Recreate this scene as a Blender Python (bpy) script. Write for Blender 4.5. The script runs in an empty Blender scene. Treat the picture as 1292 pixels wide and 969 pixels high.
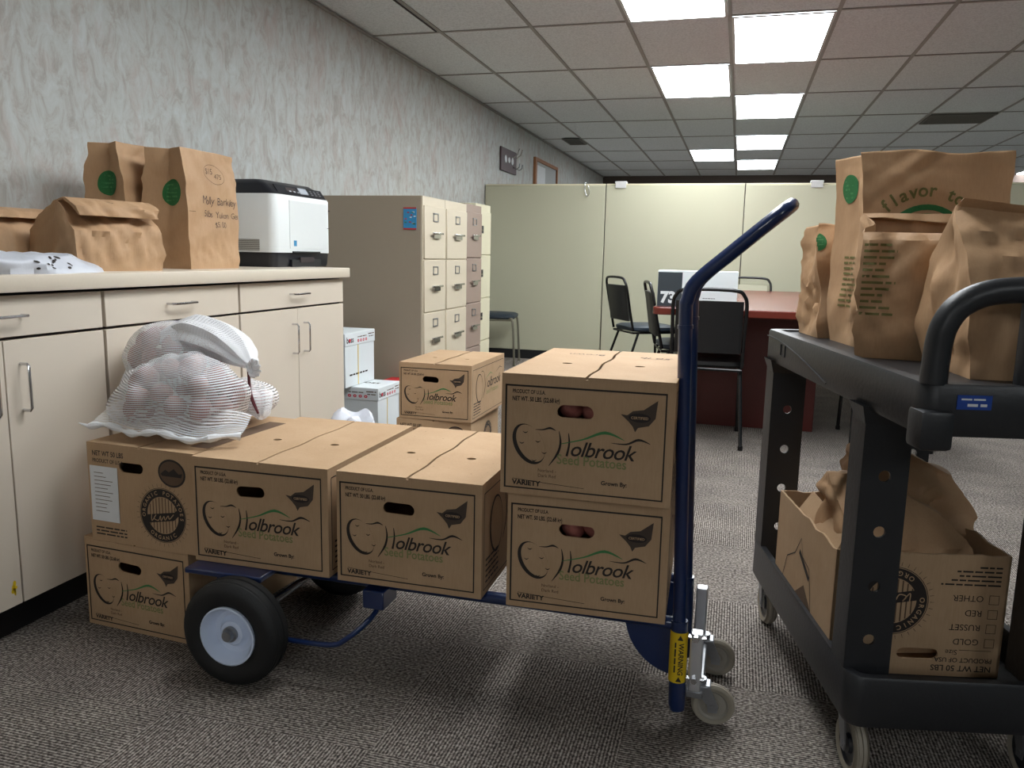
import bpy, bmesh, math, random
from mathutils import Vector, Matrix, noise, Euler

# ------------------------------------------------------------------ camera, world, exposure
scene = bpy.context.scene
C = scene.collection
PI = math.pi

F_PX, YAW, PITCH, ROLL, CAM_H = 1012.0, 0.2702, 0.1600, 0.0203, 1.03
fwd = Vector((-math.sin(YAW)*math.cos(PITCH), math.cos(YAW)*math.cos(PITCH), -math.sin(PITCH)))
rgt = Vector((math.cos(YAW), math.sin(YAW), 0)); up = rgt.cross(fwd)
r2 = rgt*math.cos(ROLL) + up*math.sin(ROLL); u2 = -rgt*math.sin(ROLL) + up*math.cos(ROLL)
cam_data = bpy.data.cameras.new('camera'); cam = bpy.data.objects.new('camera', cam_data); C.objects.link(cam)
cam_data.sensor_width = 36.0; cam_data.lens = F_PX/1292*36.0; cam_data.clip_start = 0.02; cam_data.clip_end = 60
cam.matrix_world = Matrix(((r2.x, u2.x, -fwd.x, 0), (r2.y, u2.y, -fwd.y, 0), (r2.z, u2.z, -fwd.z, CAM_H), (0, 0, 0, 1)))
scene.camera = cam

world = bpy.data.worlds.new('world'); scene.world = world; world.use_nodes = True
world.node_tree.nodes['Background'].inputs[0].default_value = (0.5, 0.55, 0.6, 1)
world.node_tree.nodes['Background'].inputs[1].default_value = 0.02
scene.view_settings.view_transform = 'Standard'; scene.view_settings.look = 'None'
scene.view_settings.gamma = 1; scene.view_settings.use_curve_mapping = False
scene.view_settings.exposure = 0.0
LAMP = 19.0                                     # emission strength of the lamp diffusers

# ------------------------------------------------------------------ materials
def srgb(r, g, b):
    f = lambda c: (c/255/12.92) if c/255 <= .04045 else ((c/255+.055)/1.055)**2.4
    return (f(r), f(g), f(b), 1)
def nmat(name):
    m = bpy.data.materials.new(name); m.use_nodes = True
    nt = m.node_tree; b = nt.nodes['Principled BSDF']
    return m, nt, b
def N(nt, t, **kw):
    n = nt.nodes.new(t)
    for k, v in kw.items():
        if k.startswith('i_'): n.inputs[k[2:].replace('_', ' ')].default_value = v
        else: setattr(n, k, v)
    return n
def simple(name, col, rough=.5, metal=0, var=.06, scale=30, bump=0, bscale=200, spec=.5, emit=0, coat=0):
    m, nt, b = nmat(name)
    b.inputs['Roughness'].default_value = rough; b.inputs['Metallic'].default_value = metal
    b.inputs['Specular IOR Level'].default_value = spec
    b.inputs['Coat Weight'].default_value = coat
    tc = N(nt, 'ShaderNodeTexCoord')
    nz = N(nt, 'ShaderNodeTexNoise', i_Scale=scale, i_Detail=3.0)
    nt.links.new(tc.outputs['Object'], nz.inputs['Vector'])
    mx = N(nt, 'ShaderNodeMix', data_type='RGBA')
    c = Vector(col[:3])
    mx.inputs['A'].default_value = (*(c*(1-var)), 1); mx.inputs['B'].default_value = (*[min(1, x) for x in c*(1+var)], 1)
    nt.links.new(nz.outputs['Fac'], mx.inputs['Factor'])
    nt.links.new(mx.outputs['Result'], b.inputs['Base Color'])
    if bump:
        n2 = N(nt, 'ShaderNodeTexNoise', i_Scale=bscale, i_Detail=2.0); nt.links.new(tc.outputs['Object'], n2.inputs['Vector'])
        bp = N(nt, 'ShaderNodeBump', i_Strength=bump, i_Distance=.002)
        nt.links.new(n2.outputs['Fac'], bp.inputs['Height']); nt.links.new(bp.outputs['Normal'], b.inputs['Normal'])
    if emit:
        b.inputs['Emission Color'].default_value = col; b.inputs['Emission Strength'].default_value = emit
    return m
M = {}
def kraft(name, col, col2, rough, bump, bscale):
    m, nt, b = nmat(name); b.inputs['Roughness'].default_value = rough; b.inputs['Specular IOR Level'].default_value = .25
    tc = N(nt, 'ShaderNodeTexCoord')
    a = N(nt, 'ShaderNodeTexNoise', i_Scale=4.0, i_Detail=5.0, i_Roughness=.65); nt.links.new(tc.outputs['Object'], a.inputs['Vector'])
    mp = N(nt, 'ShaderNodeMapping'); mp.inputs['Scale'].default_value = (1, 1, .12); nt.links.new(tc.outputs['Object'], mp.inputs['Vector'])
    w = N(nt, 'ShaderNodeTexNoise', i_Scale=260.0, i_Detail=1.0); nt.links.new(mp.outputs['Vector'], w.inputs['Vector'])
    ad = N(nt, 'ShaderNodeMath', operation='MULTIPLY_ADD'); ad.inputs[1].default_value = .35; nt.links.new(w.outputs['Fac'], ad.inputs[0]); nt.links.new(a.outputs['Fac'], ad.inputs[2])
    cr = N(nt, 'ShaderNodeValToRGB'); cr.color_ramp.elements[0].position = .4; cr.color_ramp.elements[1].position = .95
    cr.color_ramp.elements[0].color = col2; cr.color_ramp.elements[1].color = col
    nt.links.new(ad.outputs[0], cr.inputs[0]); nt.links.new(cr.outputs[0], b.inputs['Base Color'])
    n2 = N(nt, 'ShaderNodeTexNoise', i_Scale=bscale, i_Detail=4.0); nt.links.new(tc.outputs['Object'], n2.inputs['Vector'])
    bp = N(nt, 'ShaderNodeBump', i_Strength=bump, i_Distance=.004); nt.links.new(n2.outputs['Fac'], bp.inputs['Height']); nt.links.new(bp.outputs['Normal'], b.inputs['Normal'])
    return m
M['card'] = kraft('corrugated_card', srgb(190, 160, 128), srgb(172, 141, 108), .75, .25, 25)
M['card_dark'] = kraft('inner_card', srgb(150, 112, 78), srgb(132, 98, 66), .8, .2, 25)
M['paper'] = kraft('brown_paper', srgb(190, 156, 121), srgb(174, 138, 104), .62, .7, 14)
M['paper_in'] = kraft('brown_paper_inside', srgb(160, 122, 88), srgb(146, 108, 76), .7, .6, 14)
M['ink'] = simple('black_ink', srgb(38, 30, 26), .7)
M['ink_soft'] = simple('faded_ink', srgb(96, 74, 56), .8)
M['green_ink'] = simple('green_ink', srgb(66, 128, 74), .7)
M['green_pale'] = simple('pale_green_ink', srgb(128, 132, 84), .7)
M['green_dark'] = simple('dark_green_ink', srgb(34, 104, 52), .7)
M['olive_ink'] = simple('olive_ink', srgb(104, 100, 52), .7)
M['pen'] = simple('marker_pen', srgb(70, 56, 50), .7)
M['white_paper'] = simple('white_paper', srgb(222, 224, 226), .7)
M['laminate'] = simple('cream_laminate', srgb(214, 202, 186), .38, var=.015, scale=8, spec=.4)
M['counter'] = simple('beige_counter', srgb(214, 202, 184), .3, var=.03, scale=150)
M['gap'] = simple('dark_gap', srgb(48, 38, 38), .7)
M['black_kick'] = simple('black_vinyl', srgb(22, 22, 26), .5)
M['chrome'] = simple('chrome', srgb(200, 200, 202), .18, 1, var=.02)
M['steel'] = simple('zinc_steel', srgb(150, 152, 156), .38, .8, var=.08)
M['alu'] = simple('bare_aluminium', srgb(205, 206, 210), .35, .7, var=.1, scale=14)
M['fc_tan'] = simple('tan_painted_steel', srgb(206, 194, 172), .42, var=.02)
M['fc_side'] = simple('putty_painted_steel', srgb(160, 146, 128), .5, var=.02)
M['fc_mauve'] = simple('mauve_painted_steel', srgb(154, 134, 122), .45, var=.02)
M['fc_cream'] = simple('cream_painted_steel', srgb(214, 208, 180), .45, var=.02)
M['panel'] = simple('greenish_partition', srgb(186, 184, 160), .55, var=.015, scale=6)
M['panel_trim'] = simple('partition_trim', srgb(150, 148, 128), .5)
M['p_white'] = simple('printer_white', srgb(226, 230, 230), .4, var=.01)
M['p_black'] = simple('printer_black', srgb(30, 32, 38), .3, var=.03)
M['screen'] = simple('grey_display', srgb(190, 196, 204), .2)
M['sticker_blue'] = simple('blue_sticker', srgb(50, 140, 190), .4)
M['blue'] = simple('blue_enamel', srgb(18, 40, 84), .28, .0, var=.12, scale=18, coat=.5)
M['rubber'] = simple('black_rubber', srgb(20, 20, 21), .65, var=.2, scale=40, bump=.3)
M['rim'] = simple('pale_blue_rim', srgb(216, 228, 250), .25, var=.04, scale=20, coat=.6)
M['grey_rubber'] = simple('grey_caster_tyre', srgb(150, 142, 128), .6, var=.08)
M['grey_plastic'] = simple('grey_caster_hub', srgb(150, 144, 134), .5)
M['cart'] = simple('black_structural_foam', srgb(36, 37, 40), .42, var=.12, scale=25, bump=.25, bscale=90)
M['yellow'] = simple('yellow_label', srgb(226, 190, 30), .45)
M['cart_label'] = simple('blue_label', srgb(28, 66, 150), .4)
M['cherry'] = simple('cherry_laminate', srgb(104, 42, 32), .26, var=.12, scale=12, spec=.5)
M['cherry_dark'] = simple('cherry_side', srgb(84, 30, 26), .4, var=.1, scale=12)
M['seat'] = simple('blue_black_vinyl', srgb(30, 42, 54), .5, var=.1)
M['black_vinyl'] = simple('black_vinyl_pad', srgb(20, 20, 22), .45, var=.1)
M['black_metal'] = simple('black_tube', srgb(20, 20, 22), .25, .2)
M['grey_metal'] = simple('grey_tube', srgb(140, 136, 122), .35, .7)
M['slate'] = simple('slate_print', srgb(52, 60, 66), .5)
M['white_card'] = simple('white_card', srgb(226, 232, 234), .5, var=.01)
M['red_ink'] = simple('red_ink', srgb(208, 40, 66), .5)
M['red_card'] = simple('red_card', srgb(190, 40, 44), .5)
M['oak'] = simple('oak_frame', srgb(156, 104, 68), .5, var=.15)
M['cork'] = simple('cork', srgb(176, 178, 178), .7)
M['plum'] = simple('plum_sign', srgb(70, 50, 54), .5)
M['vent'] = simple('dark_vent', srgb(44, 48, 46), .6)
M['vent_grey'] = simple('grey_grille', srgb(112, 110, 104), .6)
M['tbar'] = simple('ceiling_grid_paint', srgb(150, 148, 144), .6)
M['frame_white'] = simple('lamp_frame_paint', srgb(200, 200, 198), .5)
M['lamp'] = simple('lamp_diffuser', (.93, .975, 1, 1), .5, emit=LAMP, var=0)
M['teal'] = simple('teal_paint', srgb(96, 140, 150), .7)
M['brown_dark'] = simple('dark_brown_wall', srgb(92, 80, 74), .8)
M['white_wall'] = simple('grey_wall_paint', srgb(176, 172, 166), .8)
M['cloth'] = simple('white_knit', srgb(222, 222, 224), .8, bump=.3)
M['plastic_bag'] = simple('grey_white_plastic', srgb(200, 203, 212), .4, var=.05, bump=.4, bscale=60)
M['ink_mid'] = simple('dark_print_ink', srgb(70, 57, 48), .75)
M['maroon'] = simple('maroon_cord', srgb(92, 26, 34), .7)
M['dirt'] = simple('soil_specks', srgb(112, 84, 62), .9)

def ceiling_mat():
    m, nt, b = nmat('acoustic_tile'); b.inputs['Roughness'].default_value = .95; b.inputs['Specular IOR Level'].default_value = .1
    tc = N(nt, 'ShaderNodeTexCoord'); a = N(nt, 'ShaderNodeTexNoise', i_Scale=90.0, i_Detail=3.0); nt.links.new(tc.outputs['Object'], a.inputs['Vector'])
    cr = N(nt, 'ShaderNodeValToRGB'); cr.color_ramp.elements[0].color = srgb(206, 211, 213); cr.color_ramp.elements[1].color = srgb(226, 231, 233)
    cr.color_ramp.elements[0].position = .35; cr.color_ramp.elements[1].position = .6
    nt.links.new(a.outputs['Fac'], cr.inputs[0]); nt.links.new(cr.outputs[0], b.inputs['Base Color'])
    bp = N(nt, 'ShaderNodeBump', i_Strength=.2, i_Distance=.003); nt.links.new(a.outputs['Fac'], bp.inputs['Height']); nt.links.new(bp.outputs['Normal'], b.inputs['Normal'])
    return m
M['ceiling'] = ceiling_mat()
def wallpaper():
    m, nt, b = nmat('mottled_wallpaper'); b.inputs['Roughness'].default_value = .6; b.inputs['Specular IOR Level'].default_value = .3
    tc = N(nt, 'ShaderNodeTexCoord')
    mp = N(nt, 'ShaderNodeMapping'); mp.inputs['Scale'].default_value = (1, 1, .5); mp.inputs['Rotation'].default_value = (.25, 0, 0); nt.links.new(tc.outputs['Object'], mp.inputs['Vector'])
    a = N(nt, 'ShaderNodeTexNoise', i_Scale=15.0, i_Detail=7.0, i_Roughness=.72, i_Distortion=.9); nt.links.new(mp.outputs['Vector'], a.inputs['Vector'])
    c1 = N(nt, 'ShaderNodeValToRGB'); e = c1.color_ramp.elements
    e[0].position = .34; e[0].color = srgb(166, 161, 155); e[1].position = .5; e[1].color = srgb(186, 188, 184)
    x = e.new(.44); x.color = srgb(178, 176, 171); y = e.new(.66); y.color = srgb(196, 200, 199)
    nt.links.new(a.outputs['Fac'], c1.inputs[0])
    b2 = N(nt, 'ShaderNodeTexNoise', i_Scale=4.5, i_Detail=6.0, i_Roughness=.7, i_Distortion=1.2); nt.links.new(mp.outputs['Vector'], b2.inputs['Vector'])
    c2 = N(nt, 'ShaderNodeValToRGB'); c2.color_ramp.elements[0].position = .5; c2.color_ramp.elements[1].position = .68
    nt.links.new(b2.outputs['Fac'], c2.inputs[0])
    mx = N(nt, 'ShaderNodeMix', data_type='RGBA'); mul = N(nt, 'ShaderNodeMath', operation='MULTIPLY'); mul.inputs[1].default_value = .55
    nt.links.new(c2.outputs[0], mul.inputs[0]); nt.links.new(mul.outputs[0], mx.inputs['Factor'])
    nt.links.new(c1.outputs[0], mx.inputs['A']); mx.inputs['B'].default_value = srgb(178, 158, 150)
    nt.links.new(mx.outputs['Result'], b.inputs['Base Color'])
    bp = N(nt, 'ShaderNodeBump', i_Strength=.15, i_Distance=.002); nt.links.new(a.outputs['Fac'], bp.inputs['Height']); nt.links.new(bp.outputs['Normal'], b.inputs['Normal'])
    return m
M['wallpaper'] = wallpaper()
def carpet():
    m, nt, b = nmat('loop_carpet'); b.inputs['Roughness'].default_value = 1; b.inputs['Specular IOR Level'].default_value = .05
    L = nt.links.new
    tc = N(nt, 'ShaderNodeTexCoord'); mp = N(nt, 'ShaderNodeMapping'); mp.inputs['Location'].default_value = (.18, .1, 0); L(tc.outputs['Object'], mp.inputs['Vector'])
    ck = N(nt, 'ShaderNodeTexChecker', i_Scale=1/.5); L(mp.outputs['Vector'], ck.inputs['Vector'])
    def ribs(direction, sc):
        w = N(nt, 'ShaderNodeTexWave', wave_type='BANDS', bands_direction=direction, i_Scale=sc, i_Distortion=1.6, i_Detail=2.0)
        w.inputs['Detail Scale'].default_value = 3.0; L(mp.outputs['Vector'], w.inputs['Vector']); return w
    wx, wy = ribs('X', 42.0), ribs('Y', 42.0)
    mx = N(nt, 'ShaderNodeMix', data_type='FLOAT'); L(ck.outputs['Fac'], mx.inputs['Factor']); L(wx.outputs['Fac'], mx.inputs['A']); L(wy.outputs['Fac'], mx.inputs['B'])
    n1 = N(nt, 'ShaderNodeTexNoise', i_Scale=130.0, i_Detail=3.0); L(tc.outputs['Object'], n1.inputs['Vector'])
    n2 = N(nt, 'ShaderNodeTexNoise', i_Scale=5.0, i_Detail=4.0); L(tc.outputs['Object'], n2.inputs['Vector'])
    h = N(nt, 'ShaderNodeMath', operation='MULTIPLY_ADD'); h.inputs[1].default_value = .30; L(mx.outputs['Result'], h.inputs[0]); L(n1.outputs['Fac'], h.inputs[2])
    c = N(nt, 'ShaderNodeValToRGB'); e = c.color_ramp.elements
    e[0].position = .46; e[0].color = srgb(64, 60, 58); e[1].position = .88; e[1].color = srgb(184, 179, 173)
    x = e.new(.66); x.color = srgb(121, 115, 110)
    L(h.outputs[0], c.inputs[0])
    big = N(nt, 'ShaderNodeValToRGB'); big.color_ramp.elements[0].position = .3; big.color_ramp.elements[0].color = srgb(220, 216, 214); big.color_ramp.elements[1].position = .7; big.color_ramp.elements[1].color = srgb(255, 250, 246)
    L(n2.outputs['Fac'], big.inputs[0])
    mu = N(nt, 'ShaderNodeMix', data_type='RGBA', blend_type='MULTIPLY'); mu.inputs['Factor'].default_value = 1
    L(c.outputs[0], mu.inputs['A']); L(big.outputs[0], mu.inputs['B']); L(mu.outputs['Result'], b.inputs['Base Color'])
    bp = N(nt, 'ShaderNodeBump', i_Strength=.8, i_Distance=.004); L(h.outputs[0], bp.inputs['Height']); L(bp.outputs['Normal'], b.inputs['Normal'])
    return m
M['carpet'] = carpet()
def potato_mat(name, c1_, c2_):
    m, nt, b = nmat(name); b.inputs['Roughness'].default_value = .6
    tc = N(nt, 'ShaderNodeTexCoord'); a = N(nt, 'ShaderNodeTexNoise', i_Scale=25.0, i_Detail=5.0); nt.links.new(tc.outputs['Object'], a.inputs['Vector'])
    c = N(nt, 'ShaderNodeValToRGB'); c.color_ramp.elements[0].position = .35; c.color_ramp.elements[0].color = c1_; c.color_ramp.elements[1].position = .62; c.color_ramp.elements[1].color = c2_
    nt.links.new(a.outputs['Fac'], c.inputs[0]); nt.links.new(c.outputs[0], b.inputs['Base Color']); return m
M['potato'] = potato_mat('red_potato_skin', srgb(128, 66, 62), srgb(176, 108, 96))
def net_mat(name, w1, w2):
    m, nt, b = nmat(name); L = nt.links.new
    b.inputs['Roughness'].default_value = .6; b.inputs['Base Color'].default_value = srgb(226, 226, 228)
    uv = N(nt, 'ShaderNodeUVMap'); uv.uv_map = 'UVMap'
    sx = N(nt, 'ShaderNodeSeparateXYZ'); L(uv.outputs['UV'], sx.inputs[0])
    def stripe(out, freq, thr):
        a = N(nt, 'ShaderNodeMath', operation='MULTIPLY'); a.inputs[1].default_value = freq; L(out, a.inputs[0])
        f = N(nt, 'ShaderNodeMath', operation='FRACT'); L(a.outputs[0], f.inputs[0])
        g = N(nt, 'ShaderNodeMath', operation='LESS_THAN'); g.inputs[1].default_value = thr; L(f.outputs[0], g.inputs[0]); return g
    s1 = stripe(sx.outputs['Y'], 150.0, w1); s2 = stripe(sx.outputs['X'], 240.0, w2)
    mxm = N(nt, 'ShaderNodeMath', operation='MAXIMUM'); L(s1.outputs[0], mxm.inputs[0]); L(s2.outputs[0], mxm.inputs[1])
    L(mxm.outputs[0], b.inputs['Alpha'])
    return m
M['net'] = net_mat('white_netting', .46, .20)
M['net_tight'] = net_mat('bunched_white_netting', .78, .55)
M['net_dense'] = simple('gathered_white_netting', srgb(228, 229, 231), .7, var=.05, scale=60, bump=.9, bscale=120)

# ------------------------------------------------------------------ mesh builder
def rotm(x=0, y=0, z=0): return Euler((x, y, z)).to_matrix().to_4x4()
def T(x, y, z): return Matrix.Translation((x, y, z))
class MB:
    def __init__(s): s.v = []; s.f = []; s.m = []; s.sm = []; s.uv = []
    def add(s, verts, faces, mat=0, smooth=False, mx=None, uvs=None):
        o = len(s.v)
        for p in verts:
            p = Vector(p); s.v.append(tuple(mx @ p) if mx else tuple(p))
        s.uv += (list(uvs) if uvs else [(0, 0)]*len(verts))
        for f in faces: s.f.append(tuple(o+i for i in f)); s.m.append(mat); s.sm.append(smooth)
        return s
    def box(s, x0, x1, y0, y1, z0, z1, mat=0, mx=None):
        v = [(x, y, z) for x in (x0, x1) for y in (y0, y1) for z in (z0, z1)]
        return s.add(v, [(0, 1, 3, 2), (4, 6, 7, 5), (0, 4, 5, 1), (2, 3, 7, 6), (0, 2, 6, 4), (1, 5, 7, 3)], mat, False, mx)
    def rbox(s, x0, x1, y0, y1, z0, z1, r=.005, seg=2, mat=0, mx=None):
        bm = bmesh.new(); bmesh.ops.create_cube(bm, size=1)
        for v in bm.verts: v.co = Vector(((x0+x1)/2+v.co.x*(x1-x0), (y0+y1)/2+v.co.y*(y1-y0), (z0+z1)/2+v.co.z*(z1-z0)))
        bmesh.ops.bevel(bm, geom=bm.edges[:], offset=r, segments=seg, affect='EDGES', profile=.5)
        s.frombm(bm, mat, True, mx); return s
    def frombm(s, bm, mat=0, smooth=False, mx=None):
        bm.verts.ensure_lookup_table(); bm.verts.index_update()
        s.add([v.co.copy() for v in bm.verts], [tuple(v.index for v in f.verts) for f in bm.faces], mat, smooth, mx); bm.free()
    def frommesh(s, me, mat=0, mx=None):
        return s.add([v.co.copy() for v in me.vertices], [tuple(p.vertices) for p in me.polygons], mat, False, mx)
    def loft(s, rings, mat=0, closed=True, cap0=False, cap1=False, smooth=True, mx=None, uvs=None):
        n = len(rings[0]); v = [p for r in rings for p in r]; f = []
        for i in range(len(rings)-1):
            for j in range(n if closed else n-1):
                k = (j+1) % n; f.append((i*n+j, i*n+k, (i+1)*n+k, (i+1)*n+j))
        if cap0: f.append(tuple(reversed(range(n))))
        if cap1: f.append(tuple((len(rings)-1)*n+j for j in range(n)))
        return s.add(v, f, mat, smooth, mx, uvs)
    def tube(s, pts, r, seg=10, mat=0, closed=False, caps=True, mx=None):
        pts = [Vector(p) for p in pts]; n = len(pts); rr = r if isinstance(r, (list, tuple)) else [r]*n
        rings = []; prev = None
        for i, p in enumerate(pts):
            a = pts[(i-1) % n] if (closed or i > 0) else p; b = pts[(i+1) % n] if (closed or i < n-1) else p
            t = (b-a).normalized()
            if prev is None:
                x = t.orthogonal().normalized()
            else:
                x = (prev - t*prev.dot(t)).normalized()
            prev = x; y = t.cross(x)
            rings.append([p + (x*math.cos(q*2*PI/seg) + y*math.sin(q*2*PI/seg))*rr[i] for q in range(seg)])
        if closed: rings.append(rings[0])
        return s.loft(rings, mat, True, caps and not closed, caps and not closed, True, mx)
    def lathe(s, prof, seg=32, mat=0, mx=None, smooth=True, caps=True):     # profile of (r, z), around z
        rings = [[(r*math.cos(q*2*PI/seg), r*math.sin(q*2*PI/seg), z) for q in range(seg)] for r, z in prof]
        return s.loft(rings, mat, True, caps and prof[0][0] > 1e-4, caps and prof[-1][0] > 1e-4, smooth, mx)
    def cyl(s, p0, p1, r, seg=16, mat=0, mx=None):
        p0, p1 = Vector(p0), Vector(p1); d = p1-p0; q = d.to_track_quat('Z', 'Y').to_matrix().to_4x4()
        m = Matrix.Translation(p0) @ q
        if mx: m = mx @ m
        return s.lathe([(r, 0), (r, d.length)], seg, mat, m)
    def build(s, name, mats, parent=None, weld=False):
        me = bpy.data.meshes.new(name); me.from_pydata(s.v, [], s.f)
        if not isinstance(mats, (list, tuple)): mats = [mats]
        for m in mats: me.materials.append(M[m] if isinstance(m, str) else m)
        me.polygons.foreach_set('material_index', s.m); me.polygons.foreach_set('use_smooth', s.sm)
        if any(u != (0, 0) for u in s.uv):
            ul = me.uv_layers.new(name='UVMap')
            for l in me.loops: ul.data[l.index].uv = s.uv[l.vertex_index]
        me.validate(); me.update()
        if any(s.sm):
            bm = bmesh.new(); bm.from_mesh(me)
            for e in bm.edges:
                if len(e.link_faces) == 2 and e.calc_face_angle(0) > math.radians(38): e.smooth = False
            bm.to_mesh(me); bm.free()
        o = bpy.data.objects.new(name, me); C.objects.link(o)
        if parent: o.parent = parent
        return o
def thing(name, label, cat, loc=(0, 0, 0), rz=0, group=None):
    o = bpy.data.objects.new(name, None); C.objects.link(o); o.location = loc; o.rotation_euler = (0, 0, rz)
    o.empty_display_size = .1
    o['label'] = label; o['category'] = cat
    if group: o['group'] = group
    return o
def tag(o, label, cat, group=None, kind=None):
    o['label'] = label; o['category'] = cat
    if group: o['group'] = group
    if kind: o['kind'] = kind
    return o
def struct(name, mb, mats):
    o = mb.build(name, mats); o['kind'] = 'structure'; return o

# flat shapes with holes, and lettering, made from 2D curves
def flat(polys, thick=0.0):
    cu = bpy.data.curves.new('c', 'CURVE'); cu.dimensions = '2D'; cu.fill_mode = 'BOTH'; cu.extrude = thick/2
    for pl in polys:
        sp = cu.splines.new('POLY'); sp.points.add(len(pl)-1); sp.use_cyclic_u = True
        for i, p in enumerate(pl): sp.points[i].co = (p[0], p[1], 0, 1)
    o = bpy.data.objects.new('c', cu); me = bpy.data.meshes.new_from_object(o)
    bpy.data.objects.remove(o); bpy.data.curves.remove(cu); return me
_tc = {}
def text_mesh(txt, size=1, shear=0, bold=0, align='LEFT', spacing=1, res=3):
    k = (txt, size, shear, bold, align, spacing, res)
    if k in _tc: return _tc[k]
    cu = bpy.data.curves.new('t', 'FONT'); cu.body = txt; cu.size = size; cu.shear = shear; cu.offset = bold; cu.align_x = align
    cu.space_character = spacing; cu.resolution_u = res
    o = bpy.data.objects.new('t', cu); me = bpy.data.meshes.new_from_object(o)
    bpy.data.objects.remove(o); bpy.data.curves.remove(cu); _tc[k] = me; return me
def ribbon(pts, widths):     # tapered brush stroke polygon
    L_, R_ = [], []
    for i, p in enumerate(pts):
        a = Vector(pts[max(0, i-1)]); b = Vector(pts[min(len(pts)-1, i+1)]); t = (b-a).normalized(); n = Vector((-t.y, t.x)); w = widths[i]/2
        L_.append((p[0]+n.x*w, p[1]+n.y*w)); R_.append((p[0]-n.x*w, p[1]-n.y*w))
    return L_, R_
def add_ribbon(mb, pts, widths, mat, mx):
    L_, R_ = ribbon(pts, widths); n = len(pts)
    mb.add([(x, y, 0) for x, y in L_+R_], [(i, i+1, n+i+1, n+i) for i in range(n-1)], mat, False, mx)
def smooth_path(pts, k=6):   # Catmull-Rom
    out = []; P = [Vector(p) for p in pts]
    for i in range(len(P)-1):
        p0, p1, p2, p3 = P[max(0, i-1)], P[i], P[i+1], P[min(len(P)-1, i+2)]
        for j in range(k):
            t = j/k
            out.append(.5*((2*p1)+(p2-p0)*t+(2*p0-5*p1+4*p2-p3)*t*t+(3*p1-p0-3*p2+p3)*t**3))
    out.append(P[-1]); return out
def ellipse(cx, cy, a, b, rot=0, n=28):
    return [(cx+a*math.cos(t)*math.cos(rot)-b*math.sin(t)*math.sin(rot), cy+a*math.cos(t)*math.sin(rot)+b*math.sin(t)*math.cos(rot)) for t in [2*PI*i/n for i in range(n)]]
def slot(cx, cy, w, h, n=8):
    r = h/2; o = []
    for i in range(n+1): a = -PI/2+PI*i/n; o.append((cx+w/2-r+r*math.cos(a), cy+r*math.sin(a)))
    for i in range(n+1): a = PI/2+PI*i/n; o.append((cx-w/2+r+r*math.cos(a), cy+r*math.sin(a)))
    return o
def dashes(mb, mx, x, z, width, h, mat, seed=0):      # a line of print too small to read
    rnd = random.Random(seed); p = x
    while p < x+width:
        l = min(rnd.uniform(1.2, 4.5)*h, x+width-p)
        mb.add([(p, z, 0), (p+l, z, 0), (p+l, z+h*.55, 0), (p, z+h*.55, 0)], [(0, 1, 2, 3)], mat, False, mx); p += l+h*.5
def ring_text(mb, txt, cx, cy, r, size, a0, a1, mat, mx, inward=False):
    n = len(txt)
    for i, ch in enumerate(txt):
        if ch == ' ': continue
        a = a0+(a1-a0)*(i/(n-1)); me = text_mesh(ch, size, align='CENTER', bold=size*.02)
        rot = a-PI/2 if not inward else a+PI/2
        mb.frommesh(me, mat, mx @ T(cx+r*math.cos(a), cy+r*math.sin(a), 0) @ rotm(0, 0, rot))

# ------------------------------------------------------------------ the room
WX, XR, YB, YF, CZ = -2.47, 6.2, 14.8, -7.0, 2.46
struct('floor', MB().box(WX-.1, XR+.1, YF-.1, YB+.1, -.05, 0), 'carpet')
struct('ceiling', MB().box(WX-.1, XR+.1, YF-.1, YB+.1, CZ, CZ+.05), 'ceiling')
struct('wall_left', MB().box(WX-.1, WX, YF-.1, YB+.1, 0, CZ), 'wallpaper')
struct('wall_back', MB().box(WX, XR, YB, YB+.1, 0, CZ), 'brown_dark')
struct('wall_right', MB().box(XR, XR+.1, YF-.1, YB+.1, 0, CZ), 'teal')
struct('wall_front', MB().box(WX, XR, YF-.1, YF, 0, CZ), 'white_wall')
TW, TL_ = .6096, 1.2192
GX, GY = -.145, 5.21
tb = MB()
k = -4
xs = [GX+TW*i for i in range(-3, 11)]; ys = [GY+TL_*i for i in range(-10, 8)]
for x in xs: tb.box(x-.012, x+.012, YF, YB, CZ-.006, CZ-.001)
for y in ys: tb.box(WX, XR, y-.012, y+.012, CZ-.0055, CZ-.001)
struct('trim_1', tb, 'tbar')
wt = MB(); wt.box(WX, WX+.02, YF, YB, CZ-.02, CZ-.0065); struct('trim_2', wt, 'tbar')
bb = MB().box(WX, WX+.012, 6.2, 7.70, 0, .1); struct('baseboard_left', bb, 'black_kick')
bb = MB().box(WX+.02, XR-.02, YB-.012, YB, 0, .1); struct('baseboard_back', bb, 'black_kick')

def ceiling_light(col, row, label):
    cx, cy = GX-TW/2+TW*col, GY+TL_*(row+.5)
    t = thing('ceiling_light', label, 'ceiling light', (cx, cy, CZ-.0075), 0, 'recessed ceiling lights')
    w, l, f = TW/2-.012, TL_/2-.012, .016
    fr = MB()
    for a in ((-w, -w+f, -l, l), (w-f, w, -l, l), (-w+f, w-f, -l, -l+f), (-w+f, w-f, l-f, l)): fr.box(*a, -.006, .0)
    fr.build('lamp_frame', 'frame_white', t)
    MB().rbox(-w+f, w-f, -l+f, l-f, -.004, .0, .0015, 1).build('diffuser', 'lamp', t)
    return t
ceiling_light(1, 0, 'bright ceiling light panel, nearest and largest of the right-hand row')
ceiling_light(1, 2, 'bright ceiling light panel, second from the front in the right-hand row')
ceiling_light(1, 4, 'bright ceiling light panel, third from the front in the right-hand row')
ceiling_light(1, 6, 'bright ceiling light panel, farthest of the right-hand row')
ceiling_light(0, -1, 'bright ceiling light panel cut by the top edge, nearest of the left-hand row')
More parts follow.
